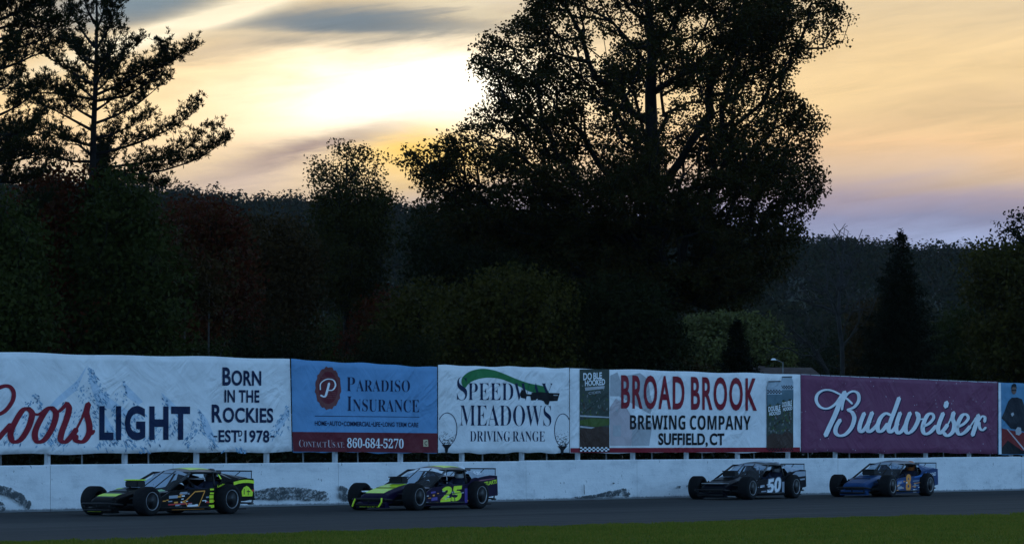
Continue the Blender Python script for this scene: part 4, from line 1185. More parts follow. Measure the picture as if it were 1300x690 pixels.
B.text('lettering', [('BROAD', 1), (' ', .34), ('BROOK', 1)], bx5(337, 996, 96, 262, 112, 273, O7, S7), CRIM, 6, off=.022, sp=1.16)
B.text('lettering', [(bold('BREWING'), 1), (' ', .36), (bold('COMPANY'), 1)], bx5(380, 966, 291, 362, 295, 364, O7, S7), BLACK, 6, off=.0, sp=1.04)
B.text('lettering', [('SUFFIELD,', 1), (' ', .14), ('CT', 1)], bx5(518, 838, 379, 447, 380, 448, O7, S7), BLACK, 6, off=.032, sp=1.06)


def checks(x0, x1, y0, y1, nx, ny, O, Sc, slope=0.0):
    out = []
    for j in range(ny):
        for i in range(nx):
            if (i + j) % 2: continue
            a, c_ = x0 + (x1 - x0) * i / nx, x0 + (x1 - x0) * (i + 1) / nx; d_, e_ = y0 + (y1 - y0) * j / ny, y0 + (y1 - y0) * (j + 1) / ny
            out.append(pmap([(a, d_ + slope * (a - x0)), (c_, d_ + slope * (c_ - x0)), (c_, e_ + slope * (c_ - x0)), (a, e_ + slope * (a - x0))], O, Sc))
    return out


STONEP = cloth('print_stone', (.17, .18, .17))


def can_print(x0, x1, y0, y1, top, seed):
    rnd_ = random.Random(seed); h_ = y1 - y0
    B.polys('can_print', [pmap([(x0, y0), (x1, y0), (x1, y1), (x0, y1)], O7, S7)], FOREST, 3 + top)
    B.polys('can_lower_print', [pmap([(x0, y0 + h_ * .78), (x0 + (x1 - x0) * .4, y0 + h_ * .72), (x1, y0 + h_ * .75), (x1, y1), (x0, y1)], O7, S7)], SOIL, 4 + top)
    bl = []
    for _ in range(70):
        x = rnd_.uniform(x0 + 3, x1 - 12); y = y0 + h_ * rnd_.uniform(.12, .70); w_ = rnd_.uniform(3, 9); bl.append(pmap([(x, y), (x + w_, y + rnd_.uniform(-6, 2)), (x + w_ * .7, y + rnd_.uniform(4, 16)), (x, y + rnd_.uniform(3, 10))], O7, S7))
    B.polys('foliage_print', bl[:26], GRASSP, 5 + top); B.polys('foliage_print', bl[26:46], SOIL, 5 + top); B.polys('foliage_print', bl[46:], STONEP, 5 + top)
    return rnd_


can_print(136, 280, 70, 446, 0, 5)
B.polys('grass_print', [pmap([(136, 318), (200, 306), (280, 312), (280, 340), (210, 350), (136, 338)], O7, S7)], GRASSP, 6)
B.polys('road_print', [pmap([(136, 292), (280, 300), (280, 306), (136, 300)], O7, S7), pmap([(136, 344), (210, 352), (190, 358), (136, 352)], O7, S7)], GREYP, 6)
B.polys('check_strip', [pmap([(136, 446), (280, 446), (280, 470), (136, 470)], O7, S7)], BLACK, 5); B.polys('check_print', checks(137, 279, 447, 469, 14, 3, O7, S7), PWHITE, 7)
B.text('lettering', [('DO', 1), (' ', .22), ('BLE', 1)], bx5(152, 243, 88, 124, 84, 116, O7, S7), PWHITE, 8, off=.03)
B.text('lettering', [('HOOKED', 1)], bx5(160, 258, 124, 152, 116, 146, O7, S7), PWHITE, 8, off=.03)
B.polys('lettering', [pmap([(160, 158), (256, 150), (254, 164), (162, 174)], O7, S7)], GREYP, 8)
B.text('lettering', [('CIDER', 1)], bx5(178, 238, 180, 192, 174, 186, O7, S7), GREYP, 8, off=.01)
for (x0, x1, y0, y1, tp_, sd_) in ((1112, 1173, 108, 452, 0, 8), (1043, 1115, 130, 452, 8, 7)):
    can_print(x0, x1, y0 + 60, y1, tp_, sd_)
    w_ = x1 - x0; ys_ = 0 if tp_ else 0
    B.polys('can_top_print', [pmap([(x0 + 8, y0), (x1 - 8, y0 - 1), (x1, y0 + 26), (x1, y0 + 62), (x0, y0 + 62), (x0, y0 + 28)], O7, S7)], STEELP, 4 + tp_)
    B.polys('can_sky_print', [pmap([(x0, y0 + 62), (x1, y0 + 62), (x1, y0 + 112), (x0 + w_ * .7, y0 + 104), (x0 + w_ * .45, y0 + 120), (x0 + w_ * .2, y0 + 108), (x0, y0 + 122)], O7, S7)], CANB, 6 + tp_)
    B.polys('check_print', checks(x0 + 1, x1 - 1, y0 + 40, y0 + 58, 10, 3, O7, S7) + checks(x0 + 1, x1 - 1, 453, 466, 10, 2, O7, S7), BLACK, 6 + tp_)
    B.polys('can_rim_print', [pmap([(x0 + 6, y0 - 3), (x1 - 6, y0 - 4), (x1 - 6, y0 + 1), (x0 + 6, y0 + 2)], O7, S7)], COAT, 7 + tp_)
    B.text('lettering', [('DOUBLE', 1)], bx5(x0 + 6, x1 - 8, y0 + 122, y0 + 146, y0 + 112, y0 + 138, O7, S7), PWHITE, 8 + tp_, off=.03)
    B.text('lettering', [('HOOKED', 1)], bx5(x0 + 10, x1 - 6, y0 + 148, y0 + 166, y0 + 140, y0 + 158, O7, S7), PWHITE, 8 + tp_, off=.03)

# --- wine red script banner
B = Banner('sponsor_banner', [(1016.9, 474.6), (1266.6, 484.2), (1266.2, 575), (1017.4, 573.8)], PURP, 'wine red banner with one large pale script word', 5, (40, 14))
O8, S8 = (1000, 450), 4.333
BUD = [[.75, (352, 268), (322, 240), (280, 214), (232, 194), (190, 196), (160, 220), (156, 256), (180, 288), (220, 294), (262, 268), (292, 226), (312, 204)],
       [1.15, (312, 206), (286, 260), (258, 330), (226, 398), (206, 442)],
       [.8, (296, 300), (306, 250), (330, 212), (362, 200), (386, 216), (388, 252), (364, 286), (326, 302)],
       [(330, 304), (352, 316), (364, 348), (350, 396), (318, 434), (284, 444), (262, 428), (264, 396), (286, 358)],
       [(418, 322), (398, 372), (392, 408), (404, 422), (428, 398), (448, 362)], [(462, 318), (442, 372), (436, 408), (448, 422), (476, 400), (500, 372)],
       [(562, 330), (536, 322), (508, 346), (492, 390), (498, 420), (520, 414), (546, 380)], [(610, 238), (588, 300), (564, 362), (552, 404), (562, 424), (586, 404), (602, 376)],
       [(616, 320), (600, 366), (594, 408), (606, 430), (630, 412), (652, 372)], [(670, 320), (650, 372), (646, 412), (660, 430), (690, 408), (714, 362), (716, 330), (704, 318)], [.6, (706, 330), (722, 352), (742, 352)],
       [(744, 392), (776, 376), (800, 346), (792, 324), (768, 330), (746, 372), (740, 412), (754, 434), (782, 424), (812, 392)],
       [(852, 322), (832, 372), (824, 408), (834, 430), (856, 412), (876, 384)], [1.1, (872, 262), (866, 284)],
       [.5, (868, 400), (890, 360), (910, 316)], [(910, 318), (904, 348), (914, 384), (904, 424), (876, 444), (856, 430)], [.5, (904, 424), (924, 410), (936, 394)],
       [(930, 396), (964, 380), (990, 350), (980, 328), (956, 334), (934, 376), (928, 412), (942, 436), (970, 426), (1000, 394)],
       [.6, (1000, 394), (1026, 356), (1044, 334)], [(1046, 332), (1034, 378), (1014, 440)], [.7, (1020, 420), (1044, 370), (1066, 338), (1082, 344), (1080, 366)], [.7, (1050, 372), (1054, 402), (1068, 414), (1086, 400)]]
B.strokes('lettering_shadow', BUD, O8, S8, NAVY, 2, 26, 15, 5, 6); B.strokes('script_lettering', BUD, O8, S8, PWHITE, 6, 24, 13)
B.polys('top_hem', [pmap([(74 + 54 * k, 106 + 2.2 * k), (74 + 54 * k + 50, 108 + 2.2 * k), (74 + 54 * k + 50, 111 + 2.2 * k + (k * 7 % 4)), (74 + 54 * k, 110 + 2.2 * k)], O8, S8) for k in range(20)], GREYP, 1)

# --- picture banner at the right edge
B = Banner('sponsor_banner', [(1267.6, 484.4), (1420, 490.5), (1420, 576), (1267.2, 577)], SKYB, 'blue picture banner of a man in dark clothes, half cut off at the right edge', 6)
O9, S9 = (1200, 470), 5.31
B.polys('side_strip', [pmap([(358, 82), (374, 83), (378, 562), (360, 563)], O9, S9)], PWHITE, 2)
B.polys('foreground_print', [pmap([(380, 388), (430, 400), (600, 430), (900, 420), (900, 560), (380, 560)], O9, S9)], RED, 1)
B.polys('shade_print', [pmap([(380, 520), (420, 470), (520, 540), (700, 500), (900, 510), (900, 562), (380, 562)], O9, S9)], BLACK, 2)
B.polys('coat_print', [pmap([(378, 320), (400, 270), (424, 206), (446, 182), (484, 180), (516, 192), (536, 250), (552, 330), (556, 420), (500, 400), (440, 390), (400, 340)], O9, S9)], COAT, 3)
B.polys('face_print', [pmap(ell(461, 128, 17, 32, 20), O9, S9)], SKIN, 4)
B.polys('hair_print', [pmap([(444, 124), (446, 98), (460, 86), (476, 92), (480, 124), (474, 112), (452, 110)], O9, S9), pmap([(446, 128), (478, 128), (476, 137), (448, 137)], O9, S9)], BLACK, 5)
B.polys('hand_print', [pmap([(470, 400), (486, 380), (508, 384), (512, 420), (496, 436), (474, 430)], O9, S9), pmap([(440, 290), (456, 280), (462, 296), (448, 310)], O9, S9)], GREYP, 5)
B.polys('beam_print', [pmap([(410, 392), (420, 392), (560, 560), (548, 560)], O9, S9)], PINK, 4)

# ------------------------------------------------------------------ race cars
TYRE = mat_var('tyre_rubber', (.008, .008, .009), .3, 14, .8, .12); RIM = mat('black_rim', (.006, .006, .007), .5, .3, .3); RIMEDGE = mat('rim_edge', (.24, .24, .25), .45, .7, .4)
CAGE = mat('cage_black', (.008, .008, .009), .5, 0, .2); DARKIN = mat('interior_dark', (.012, .012, .013), .8, 0, .2); ALU = mat_var('aluminium', (.40, .41, .42), .25, 9, .35, .5, metal=.8)
SCREEN = glass('windscreen', (.50, .60, .72), .12, .12); LEXAN = glass('clear_spoiler', (.88, .92, .96), .08, .1); LIME = mat_var('lime_paint', (.62, .84, .03), .12, 10, .35, .4)
ORANGE = mat('orange_paint', (.80, .32, .05), .4); YEL = mat('amber_paint', (.75, .26, .03), .5); DWHITE = mat('decal_white', (.75, .77, .80), .4); DRED = mat('decal_red', (.55, .03, .03), .4); DGREY = mat('decal_grey', (.30, .34, .40), .4)
DGREEN = mat('decal_green', (.20, .42, .16), .4); HELM = mat('helmet_white', (.7, .72, .75), .2, 0, .5); SUIT = mat('race_suit', (.02, .025, .05), .8); VISOR = mat('visor_dark', (.01, .01, .012), .1, 0, .6)


def paint(name, rgb, rough=.28): return mat_var(name, rgb, .15, 5, rough, .16)


def arc(cx, cz, r, a0, a1, n=10): return [(cx + r * math.cos(R(a0 + (a1 - a0) * k / n)), cz + r * math.sin(R(a0 + (a1 - a0) * k / n))) for k in range(n + 1)]


HWB = 1.36
TR_, TW = .305, .33


def side_text(root, name, segs, x0, x1, z0, z1, m, y, off=.03, rise=0.0, shear=0.0, gap=.05):
    """lettering on the left flank, read from the left: x falls along the text"""
    pts, fs = glyphs(segs, off, gap, shear)
    V = [(x0 + (x1 - x0) * a, y, z0 + (z1 - z0) * b_ + rise * a) for a, b_ in pts]
    me = bpy.data.meshes.new(name); me.from_pydata(V, [], fs); me.update(); return link(name, me, m, root)


def flank(root, name, polys, m, y):
    mb = MB()
    for i, p in enumerate(polys): mb.prism(p, y - .002 + i * .0003, y + .001 + i * .0003)
    return mb.build(name, m, root)


def race_car(ref_px, yaw, label, body_m, roof_m, nose_m, trim_m, deco):
    g = on_ground(*ref_px, .004); a = math.pi + R(yaw)
    loc = Vector((g.x, g.y, .004)) - Matrix.Rotation(a, 3, 'Z') @ Vector((HWB, .95, 0))
    root = empty('race_car', tuple(loc), a); root.scale = (.98, 1.0, 1.08); tag(root, label, 'race car', 'modified race cars on the track')
    # flanks with a cut-out round the rear wheel
    arch = arc(-HWB, .30, .40, 186, -10, 14)
    prof = [(.92, .09), (.92, .34), (.55, .49), (.1, .52), (-.80, .54), (-1.15, .58), (-1.55, .70), (-2.0, .745), (-2.33, .73), (-2.36, .30), (-2.0, .26), (-1.78, .26)] + arch + [(-.96, .09)]
    for s_ in (1, -1):
        m = MB(); m.prism(prof, s_ * .76, s_ * .735); m.build('side_panel', body_m, root)
    # floor, rear deck, tail, cowl
    m = MB(); m.box(-2.1, .92, -.733, .733, .085, .11); m.build('floor_pan', DARKIN, root)
    m = MB(); m.loft([[(-1.35, -.7, .715), (-1.35, .7, .715)], [(-1.7, -.73, .735), (-1.7, .73, .735)], [(-2.34, -.733, .722), (-2.34, .733, .722)]], False)
    m.loft([[(-2.352, -.733, .72), (-2.352, .733, .72)], [(-2.365, -.733, .32), (-2.365, .733, .32)]], False); m.build('rear_deck', body_m, root)
    m = MB(); m.loft([[(.52, -.734, .488), (.52, 0, .56), (.52, .734, .488)], [(.92, -.5, .42), (.92, 0, .50), (.92, .5, .42)]], False); m.build('cowl', body_m, root)
    # nose: narrow sloping hood and grille
    def ring(x, w, zt, zb, c_): return [(x, -w, zb), (x, -w, zt - c_), (x, -w * .72, zt), (x, w * .72, zt), (x, w, zt - c_), (x, w, zb)]
    m = MB(); m.loft([ring(.86, .44, .575, .36, .05), ring(1.25, .42, .52, .33, .05), ring(1.60, .40, .45, .28, .05), ring(1.72, .39, .425, .17, .05), ring(1.90, .385, .375, .13, .05), ring(1.96, .36, .33, .14, .04)]); m.build('hood', body_m, root, bevel=.012)
    m = MB(); m.box(.80, 1.45, -.26, .26, .12, .50)
    for s_ in (-1, 1):
        m.tube([(.86, s_ * .34, .18), (1.95, s_ * .34, .16)], .035, 6); m.tube([(.95, s_ * .34, .18), (1.05, s_ * .36, .50)], .018, 5); m.tube([(1.3, s_ * .28, .40), (1.6, s_ * .30, .30)], .05, 7)
    m.build('engine', CAGE, root)
    a_ = deco.get('stripe', .19)
    m = MB(); m.loft([[(.90, -a_, .574), (.90, a_, .574)], [(1.25, -a_, .5245), (1.25, a_, .5245)], [(1.60, -a_, .4545), (1.60, a_, .4545)], [(1.72, -a_, .4295), (1.72, a_, .4295)], [(1.895, -a_, .381), (1.895, a_, .381)]], False, False); m.build('hood_stripe', nose_m, root)
    m = MB(); m.box(1.95, 1.975, -.29, .29, .16, .28); m.build('grille', DARKIN, root)
    m = MB(); m.prism([(1.86, .06), (2.06, .055), (2.07, .16), (1.98, .19)], -.42, .42); m.build('front_valance', deco.get('valance', body_m), root)
    m = MB(); m.tube([(1.8, -.46, .22), (2.12, -.48, .24), (2.16, -.40, .25), (2.16, .40, .25), (2.12, .48, .24), (1.8, .46, .22)], .024, 8)
    m.tube([(2.14, -.40, .12), (2.14, .40, .12)], .022, 8)
    for y in (-.38, 0, .38): m.tube([(2.15, y, .25), (2.14, y, .12)], .018, 6)
    m.build('front_bumper', CAGE, root, True)
    # air cleaner box
    m = MB(); m.box(.74, 1.02, -.19, .19, .58, .71); m.build('air_cleaner', CAGE, root, bevel=.02)
    m = MB(); m.box(.72, 1.04, -.20, .20, .712, .735); m.build('air_cleaner_lid', deco.get('lid', CAGE), root, bevel=.008)
    # roof shell, pillars, windscreen, sail panels
    RZ = lambda y: .955 - .085 * (y / .56) ** 2
    ys_ = [-.56, -.42, -.2, 0, .2, .42, .56]
    m = MB(); m.loft([[(x, y * w_, RZ(y) + dz_) for y in ys_] for x, w_, dz_ in ((-.36, .96, -.035), (-.55, 1, -.005), (-.9, 1, .012), (-1.25, .98, .0), (-1.45, .95, -.03))], False, False)
    n0 = len(m.v); m.v += [(x, y, z - .02) for x, y, z in m.v[:n0]]; m.f += [tuple(i + n0 for i in reversed(f)) for f in m.f[:]]
    m.build('roof', roof_m, root, True)
    m = MB(); m.loft([[(x, y, RZ(y) + .004 + dz_) for y in (-.34, -.15, .05, .25, .36)] for x, dz_ in ((-.56, -.005), (-.9, .012), (-1.25, 0))], False, False); m.build('roof_panel', deco.get('roof_panel', roof_m), root)
    m = MB(); m.loft([[(-.352, y * .96, RZ(y) - .036) for y in ys_], [(-.30, y * 1.0, RZ(y) - .10) for y in ys_]], False, False); m.build('sun_visor', deco.get('visor', DWHITE), root)
    m = MB(); m.loft([[(-.29, y * 1.0, RZ(y) - .105) for y in ys_], [(.50, y * 1.2, .545 - .06 * (y / .56) ** 2) for y in ys_]], False, False); m.build('windscreen', SCREEN, root, True)
    m = MB()
    for s_ in (-1, 1):
        m.tube([(.54, s_ * .70, .49), (-.34, s_ * .555, .86)], .026, 6); m.tube([(-.34, s_ * .555, .86), (-1.42, s_ * .545, .865)], .026, 6)
        m.tube([(-1.0, s_ * .72, .56), (-1.12, s_ * .555, .865)], .024, 6)
        m.tube([(.30, s_ * .62, .10), (.30, s_ * .64, .52)], .02, 6); m.tube([(.1, s_ * .70, .30), (-1.0, s_ * .70, .34)], .02, 6)
    for y in (-.18, .16): m.tube([(.45, y * 1.1, .55), (-.30, y, .90)], .012, 5)
    m.tube([(-1.40, -.54, .85), (-1.40, .54, .85)], .022, 6); m.tube([(-1.3, -.5, .86), (-1.05, .5, .15)], .02, 6); m.tube([(-.36, -.55, .86), (-.36, .55, .86)], .022, 6)
    m.build('roll_cage', CAGE, root, True)
    for s_ in (-1, 1):
        m = MB(); m.loft([[(-1.22, s_ * .562, .868), (-1.30, s_ * .74, .60)], [(-1.46, s_ * .54, .848), (-1.62, s_ * .745, .708)], [(-1.80, s_ * .62, .80), (-1.85, s_ * .748, .735)], [(-2.12, s_ * .70, .758), (-2.14, s_ * .75, .742)]], False, False)
        m.build('sail_panel', deco.get('sail', body_m), root)
    # clear rear spoiler
    m = MB(); m.box(-2.30, -2.292, -.72, .72, .735, .885); m.build('spoiler', LEXAN, root)
    m = MB(); m.tube([(-2.30, -.73, .89), (-2.30, .73, .89)], .014, 6)
    for y in (-.72, .72): m.tube([(-2.30, y, .735), (-2.30, y, .89)], .010, 5)
    for y in (-.4, .4): m.tube([(-2.0, y, .74), (-2.29, y, .885)], .010, 5)
    m.build('spoiler_frame', CAGE, root)
    m = MB(); m.tube([(-2.3, -.62, .30), (-2.56, -.60, .30), (-2.60, -.5, .30), (-2.60, .5, .30), (-2.56, .60, .30), (-2.3, .62, .30)], .024, 8)
    m.tube([(-2.3, .62, .20), (-2.50, .60, .20), (-2.58, .45, .21), (-2.58, -.45, .21), (-2.5, -.6, .20), (-2.3, -.62, .20)], .02, 8)
    for y in (-.5, 0, .5): m.tube([(-2.6, y, .30), (-2.58, y, .21)], .018, 6)
    m.build('rear_bumper', CAGE, root, True)
    m = MB()
    for s_ in (-1, 1): m.tube([(.95, s_ * .70, .14), (.95, s_ * .86, .15), (-.7, s_ * .86, .15), (-.78, s_ * .74, .14)], .022, 6)
    m.build('nerf_bar', CAGE, root, True)
    # suspension and headers
    m = MB()
    for s_ in (-1, 1):
        for dx_ in (-.2, .2): m.tube([(HWB + dx_, s_ * .38, .22), (HWB, s_ * .72, .24)], .016, 5); m.tube([(HWB + dx_ * .8, s_ * .38, .36), (HWB, s_ * .72, .36)], .014, 5)
        m.tube([(HWB - .05, s_ * .45, .46), (HWB + .02, s_ * .62, .22)], .04, 8)
    m.tube([(-HWB, -.85, .305), (-HWB, .85, .305)], .05, 8); m.build('suspension', CAGE, root)
    m = MB()
    for k in range(4): m.tube([(1.20 - k * .1, .42, .40), (1.18 - k * .1, .54, .34), (.95 - k * .05, .60, .20), (.6, .62, .14)], .024, 6)
    m.build('exhaust_header', ALU, root, True)
    # wheels
    for x in (HWB, -HWB):
        for s_ in (1, -1):
            rad = TR_ if x > 0 else TR_ + .012
            w = empty('wheel', (x, s_ * (.95 - TW / 2), rad * 1.06 / 1.08), 0, root); w.scale = (1.06 / .98, 1.0, 1.06 / 1.08)
            m = MB(); hw = TW / 2
            m.lathe([(rad * .62, -hw * .96), (rad * .80, -hw), (rad * .94, -hw * .92), (rad, -hw * .74), (rad, hw * .74), (rad * .94, hw * .92), (rad * .80, hw), (rad * .62, hw * .96), (rad * .60, 0)], 36)
            m.f.pop(); m.f.pop(); m.build('tyre', TYRE, w, True)
            m = MB(); o_ = s_ * hw
            m.lathe([(rad * .60, o_ * .9), (rad * .55, o_ * .55), (rad * .2, o_ * .35), (rad * .2, o_ * .55), (rad * .05, o_ * .58)], 28)
            for k in range(8):
                t_ = k * math.pi / 4; m.tube([(rad * .2 * math.cos(t_), o_ * .42, rad * .2 * math.sin(t_)), (rad * .55 * math.cos(t_), o_ * .68, rad * .55 * math.sin(t_))], .016, 5)
            m.build('rim', RIM, w, True)
            m = MB(); m.lathe([(rad * .625, o_ * .93), (rad * .63, o_ * 1.0), (rad * .59, o_ * .98), (rad * .575, o_ * .9)], 36); m.f.pop(); m.f.pop(); m.build('rim_lip', RIMEDGE, w, True)
    # cockpit
    m = MB(); m.box(-1.55, -1.45, .05, .58, .14, .78); m.box(-1.5, -1.05, .08, .55, .12, .26); m.build('seat', DARKIN, root, bevel=.03)
    m = MB(); m.box(-.12, -.06, -.7, .7, .34, .50); m.build('dashboard', DARKIN, root)
    m = MB(); m.lathe([(.155, -.012), (.17, 0), (.155, .012), (.14, 0)], 20); m.v = [(-.62 + y * 1.0 - .3 * z, .30 + x, .50 + z * .92) for x, y, z in m.v]; m.f.pop(); m.f.pop()
    m.tube([(-.10, .30, .44), (-.60, .30, .50)], .016, 6); m.build('steering_wheel', DARKIN, root)
    deco['decals'](root)
    return root


def driver(car, helm_m, label):
    """strapped in behind the wheel, hands on it"""
    bm = bmesh.new(); sk = bm.verts.layers.skin.verify(); V = {}
    def v(n, co, r, p=None):
        V[n] = bm.verts.new(co); V[n][sk].radius = (r, r)
        if p: bm.edges.new((V[p], V[n]))
    v('pel', (-1.28, .31, .34), .14); v('belly', (-1.33, .31, .46), .13, 'pel'); v('chest', (-1.37, .31, .60), .15, 'belly'); v('neck', (-1.38, .31, .70), .065, 'chest'); v('head', (-1.36, .31, .80), .085, 'neck')
    for s_, n in ((1, 'l'), (-1, 'r')):
        v('sh' + n, (-1.34, .31 + s_ * .18, .63), .065, 'chest'); v('el' + n, (-1.08, .31 + s_ * .22, .50), .045, 'sh' + n); v('wr' + n, (-.78, .31 + s_ * .15, .53), .03, 'el' + n); v('pa' + n, (-.70, .31 + s_ * .15, .55), .032, 'wr' + n)
        for k in range(4): v(f'f{k}{n}', (-.635, .31 + s_ * .16, .535 + .022 * k), .010, 'pa' + n); v(f'g{k}{n}', (-.615 + .004 * k, .31 + s_ * .13, .535 + .022 * k), .009, f'f{k}{n}')
        v('th' + n, (-.68, .31 + s_ * .115, .60), .011, 'pa' + n)
        v('hp' + n, (-1.2, .31 + s_ * .1, .30), .09, 'pel'); v('kn' + n, (-.80, .31 + s_ * .12, .36), .065, 'hp' + n); v('an' + n, (-.38, .31 + s_ * .12, .20), .045, 'kn' + n); v('to' + n, (-.28, .31 + s_ * .12, .24), .04, 'an' + n)
    V['pel'][sk].use_root = True
    me = bpy.data.meshes.new('t'); bm.to_mesh(me); bm.free()
    o = bpy.data.objects.new('t', me); COL.objects.link(o); o.modifiers.new('s', 'SKIN'); o.modifiers.new('u', 'SUBSURF').levels = 1
    dg = bpy.context.evaluated_depsgraph_get(); m2 = bpy.data.meshes.new_from_object(o.evaluated_get(dg)); bpy.data.objects.remove(o)
    body = link('person', m2, None, None, True); m2.materials.clear(); m2.materials.append(SUIT)
    body.location = car.location; body.rotation_euler = car.rotation_euler; body.scale = car.scale
    tag(body, label, 'person', 'drivers in the race cars')
    m = MB(); m.lathe([(.002, .15), (.07, .14), (.115, .10), (.135, .03), (.132, -.04), (.118, -.10), (.10, -.12)], 20, 'z', (-1.35, .31, .80)); m.v = [(-1.35 + (x + 1.35) * 1.12, y, z) for x, y, z in m.v]
    m.build('helmet', helm_m, body, True)
    m = MB(); rings = [[(-1.35 + .156 * math.cos(t_), .31 + .139 * math.sin(t_), .80 + z) for t_ in [R(-62 + 124 * k / 12) for k in range(13)]] for z in (-.02, .05)]; m.loft(rings, False, False); m.build('visor', VISOR, body, True)


Yd = .764


def rect(x0, x1, z0, z1, sh=0.0): return [(x0, z0), (x1, z0 + sh), (x1, z1 + sh), (x0, z1)]


def small_marks(root, seed, cols):
    """little sponsor stickers scattered low on the flank and cowl"""
    rnd_ = random.Random(seed)
    for m in cols:
        ps = []
        for _ in range(7):
            x = rnd_.choice([rnd_.uniform(.2, .85), rnd_.uniform(-.9, .2)]); z = rnd_.uniform(.13, .42); w_ = rnd_.uniform(.06, .14); h_ = rnd_.uniform(.015, .035)
            if x > .5: z = min(z, .30)
            ps.append(rect(x, x - w_, z, z + h_, .004))
        flank(root, 'sticker', ps, m, Yd + .0005)


def deco1(root):
    out = [(.16, .27), (.02, .30), (-.28, .475), (-.62, .49), (-.40, .17), (-.02, .17), (.03, .255)]
    ring_ = []
    c_ = Vector((sum(p[0] for p in out) / 7, sum(p[1] for p in out) / 7))
    for i in range(7):
        a, b_ = Vector(out[i]), Vector(out[(i + 1) % 7]); d_ = (b_ - a).normalized(); n_ = Vector((-d_.y, d_.x)) * .011
        ring_.append([tuple(a + n_), tuple(b_ + n_), tuple(b_ - n_), tuple(a - n_)])
    flank(root, 'race_number', ring_, ORANGE, Yd + .003)
    flank(root, 'sticker', [rect(.62, -.18, .205, .23, .02), rect(-.66, -.84, .24, .27)], DRED, Yd + .001)
    flank(root, 'sticker', [rect(-.02, -.38, .165, .20, .012)], DWHITE, Yd + .005)
    flank(root, 'sticker', [rect(-.80, -.93, .50, .535), rect(-.80, -.93, .42, .455), rect(-.78, -.92, .33, .40), rect(-.78, -.92, .24, .31), rect(-.76, -.94, .13, .19, .01)], LIME, Yd + .001)
    side_text(root, 'lettering', [('Luvin', 1)], -1.06, -1.30, .555, .61, LIME, Yd + .001, .02, .04)
    q = [(-1.62 - .09 * k, .60 + .045 * math.sin(k / 8 * 2.6)) for k in range(9)]
    flank(root, 'sticker', [q + [(x, z + .065) for x, z in reversed(q)]], LIME, Yd + .001)
    flank(root, 'sticker', [[(-1.98, .55), (-1.90, .47), (-1.92, .36), (-2.28, .36), (-2.30, .45), (-2.16, .55), (-2.08, .58)]], LIME, Yd + .001)
    flank(root, 'sticker_detail', [rect(-1.98, -2.0, .40, .52), rect(-2.08, -2.20, .45, .47), rect(-2.12, -2.14, .38, .5)], mat('decal_black', (.01, .01, .01)), Yd + .004)
    flank(root, 'tail_light', [rect(-2.26, -2.345, .46, .50)], DRED, Yd + .002)
    side_text(root, 'lettering', [('CRATE', 1)], .25, -.10, .42, .455, DGREY, Yd + .001)
    small_marks(root, 1, (DGREY, DWHITE, ORANGE))
    m = MB(); m.loft([[(-1.25, .598, .82), (-1.265, .66, .725)], [(-1.50, .585, .80), (-1.53, .66, .72)]], False, False); m.v = [(x, y + .006, z + .006) for x, y, z in m.v]; m.build('sticker', LIME, root)
    m = MB(); m.box(2.072, 2.079, -.34, .06, .085, .12); m.build('sticker', LIME, root)
    m = MB(); m.loft([[(1.62, -.285, .4515), (1.62, .285, .4515)], [(1.725, -.285, .4295), (1.725, .285, .4295)], [(1.84, -.285, .3990), (1.84, .285, .3990)]], False, False); m.build('sticker', LIME, root)
    m = MB(); m.loft([[(1.02, -.36, .557), (1.02, -.20, .557)], [(1.18, -.36, .535), (1.18, -.22, .535)]], False, False); m.build('sticker', LIME, root)
    m = MB(); m.loft([[(.56, .50, .535), (.60, .66, .505)], [(.72, .46, .51), (.74, .58, .485)]], False, False); m.build('sticker', DGREEN, root)
    flank(root, 'sticker', [rect(.60, .30, .34, .40, .012), rect(.22, -.02, .43, .47, .008)], DGREY, Yd + .0015)
    flank(root, 'sticker', [rect(.5, -.6, .105, .118, .006)], ORANGE, Yd + .0015)


def deco2(root):
    side_text(root, 'race_number', [(bold('25'), 1)], .22, -.74, .16, .50, LIME, Yd + .003, .03, .03, .16)
    flank(root, 'number_slash', [[(.30, .318), (.30, .306), (-.80, .372), (-.80, .384)], [(-.42, .14), (-.45, .14), (-.36, .42), (-.34, .42)]], mat('slash_violet', (.03, .015, .06)), Yd + .007)
    side_text(root, 'lettering', [('STUARTS', 1)], -1.72, -2.30, .50, .59, LIME, Yd + .001, .03, .06)
    flank(root, 'sticker', [[(-1.2, .55), (-1.6, .62), (-2.2, .66), (-2.2, .675), (-1.6, .645), (-1.2, .575)]], mat('pink_streak', (.30, .10, .14)), Yd + .001)
    small_marks(root, 2, (DGREY, DWHITE, ORANGE))
    flank(root, 'sticker', [rect(.60, .34, .20, .27, .012), rect(.62, .42, .36, .40, .012), rect(-.86, -.98, .14, .46)], mat('violet_flash', (.10, .07, .30), .4), Yd + .0015)
    V = [(-1.34, .655, .775), (-1.86, .655, .80)]
    pts, fs = glyphs([('FURY', 1)], .03, .05, .2)
    me = bpy.data.meshes.new('t'); me.from_pydata([(-1.42 - .33 * a, .70 - .085 * b_ + .012, .742 + .075 * b_ + .012) for a, b_ in pts], [], fs); link('lettering', me, DWHITE, root)
    m = MB()
    m.tube([(2.18, -.36, .26), (2.19, -.40, .18), (2.19, -.44, .09)], .02, 6); m.tube([(2.18, .40, .28), (2.19, .40, .19), (2.19, .32, .09)], .02, 6); m.build('bumper_trim', LIME, root)
    pts, fs = glyphs([('BEAR', 1), (' ', .1), ('DC', 1)], .04); me = bpy.data.meshes.new('t'); me.from_pydata([(2.085, -.30 + .55 * a, .075 + .06 * b_) for a, b_ in pts], [], fs); link('lettering', me, LIME, root)
    m = MB(); m.box(1.60, 1.90, -.37, -.27, .40, .43); m.build('nose_trim', DWHITE, root)


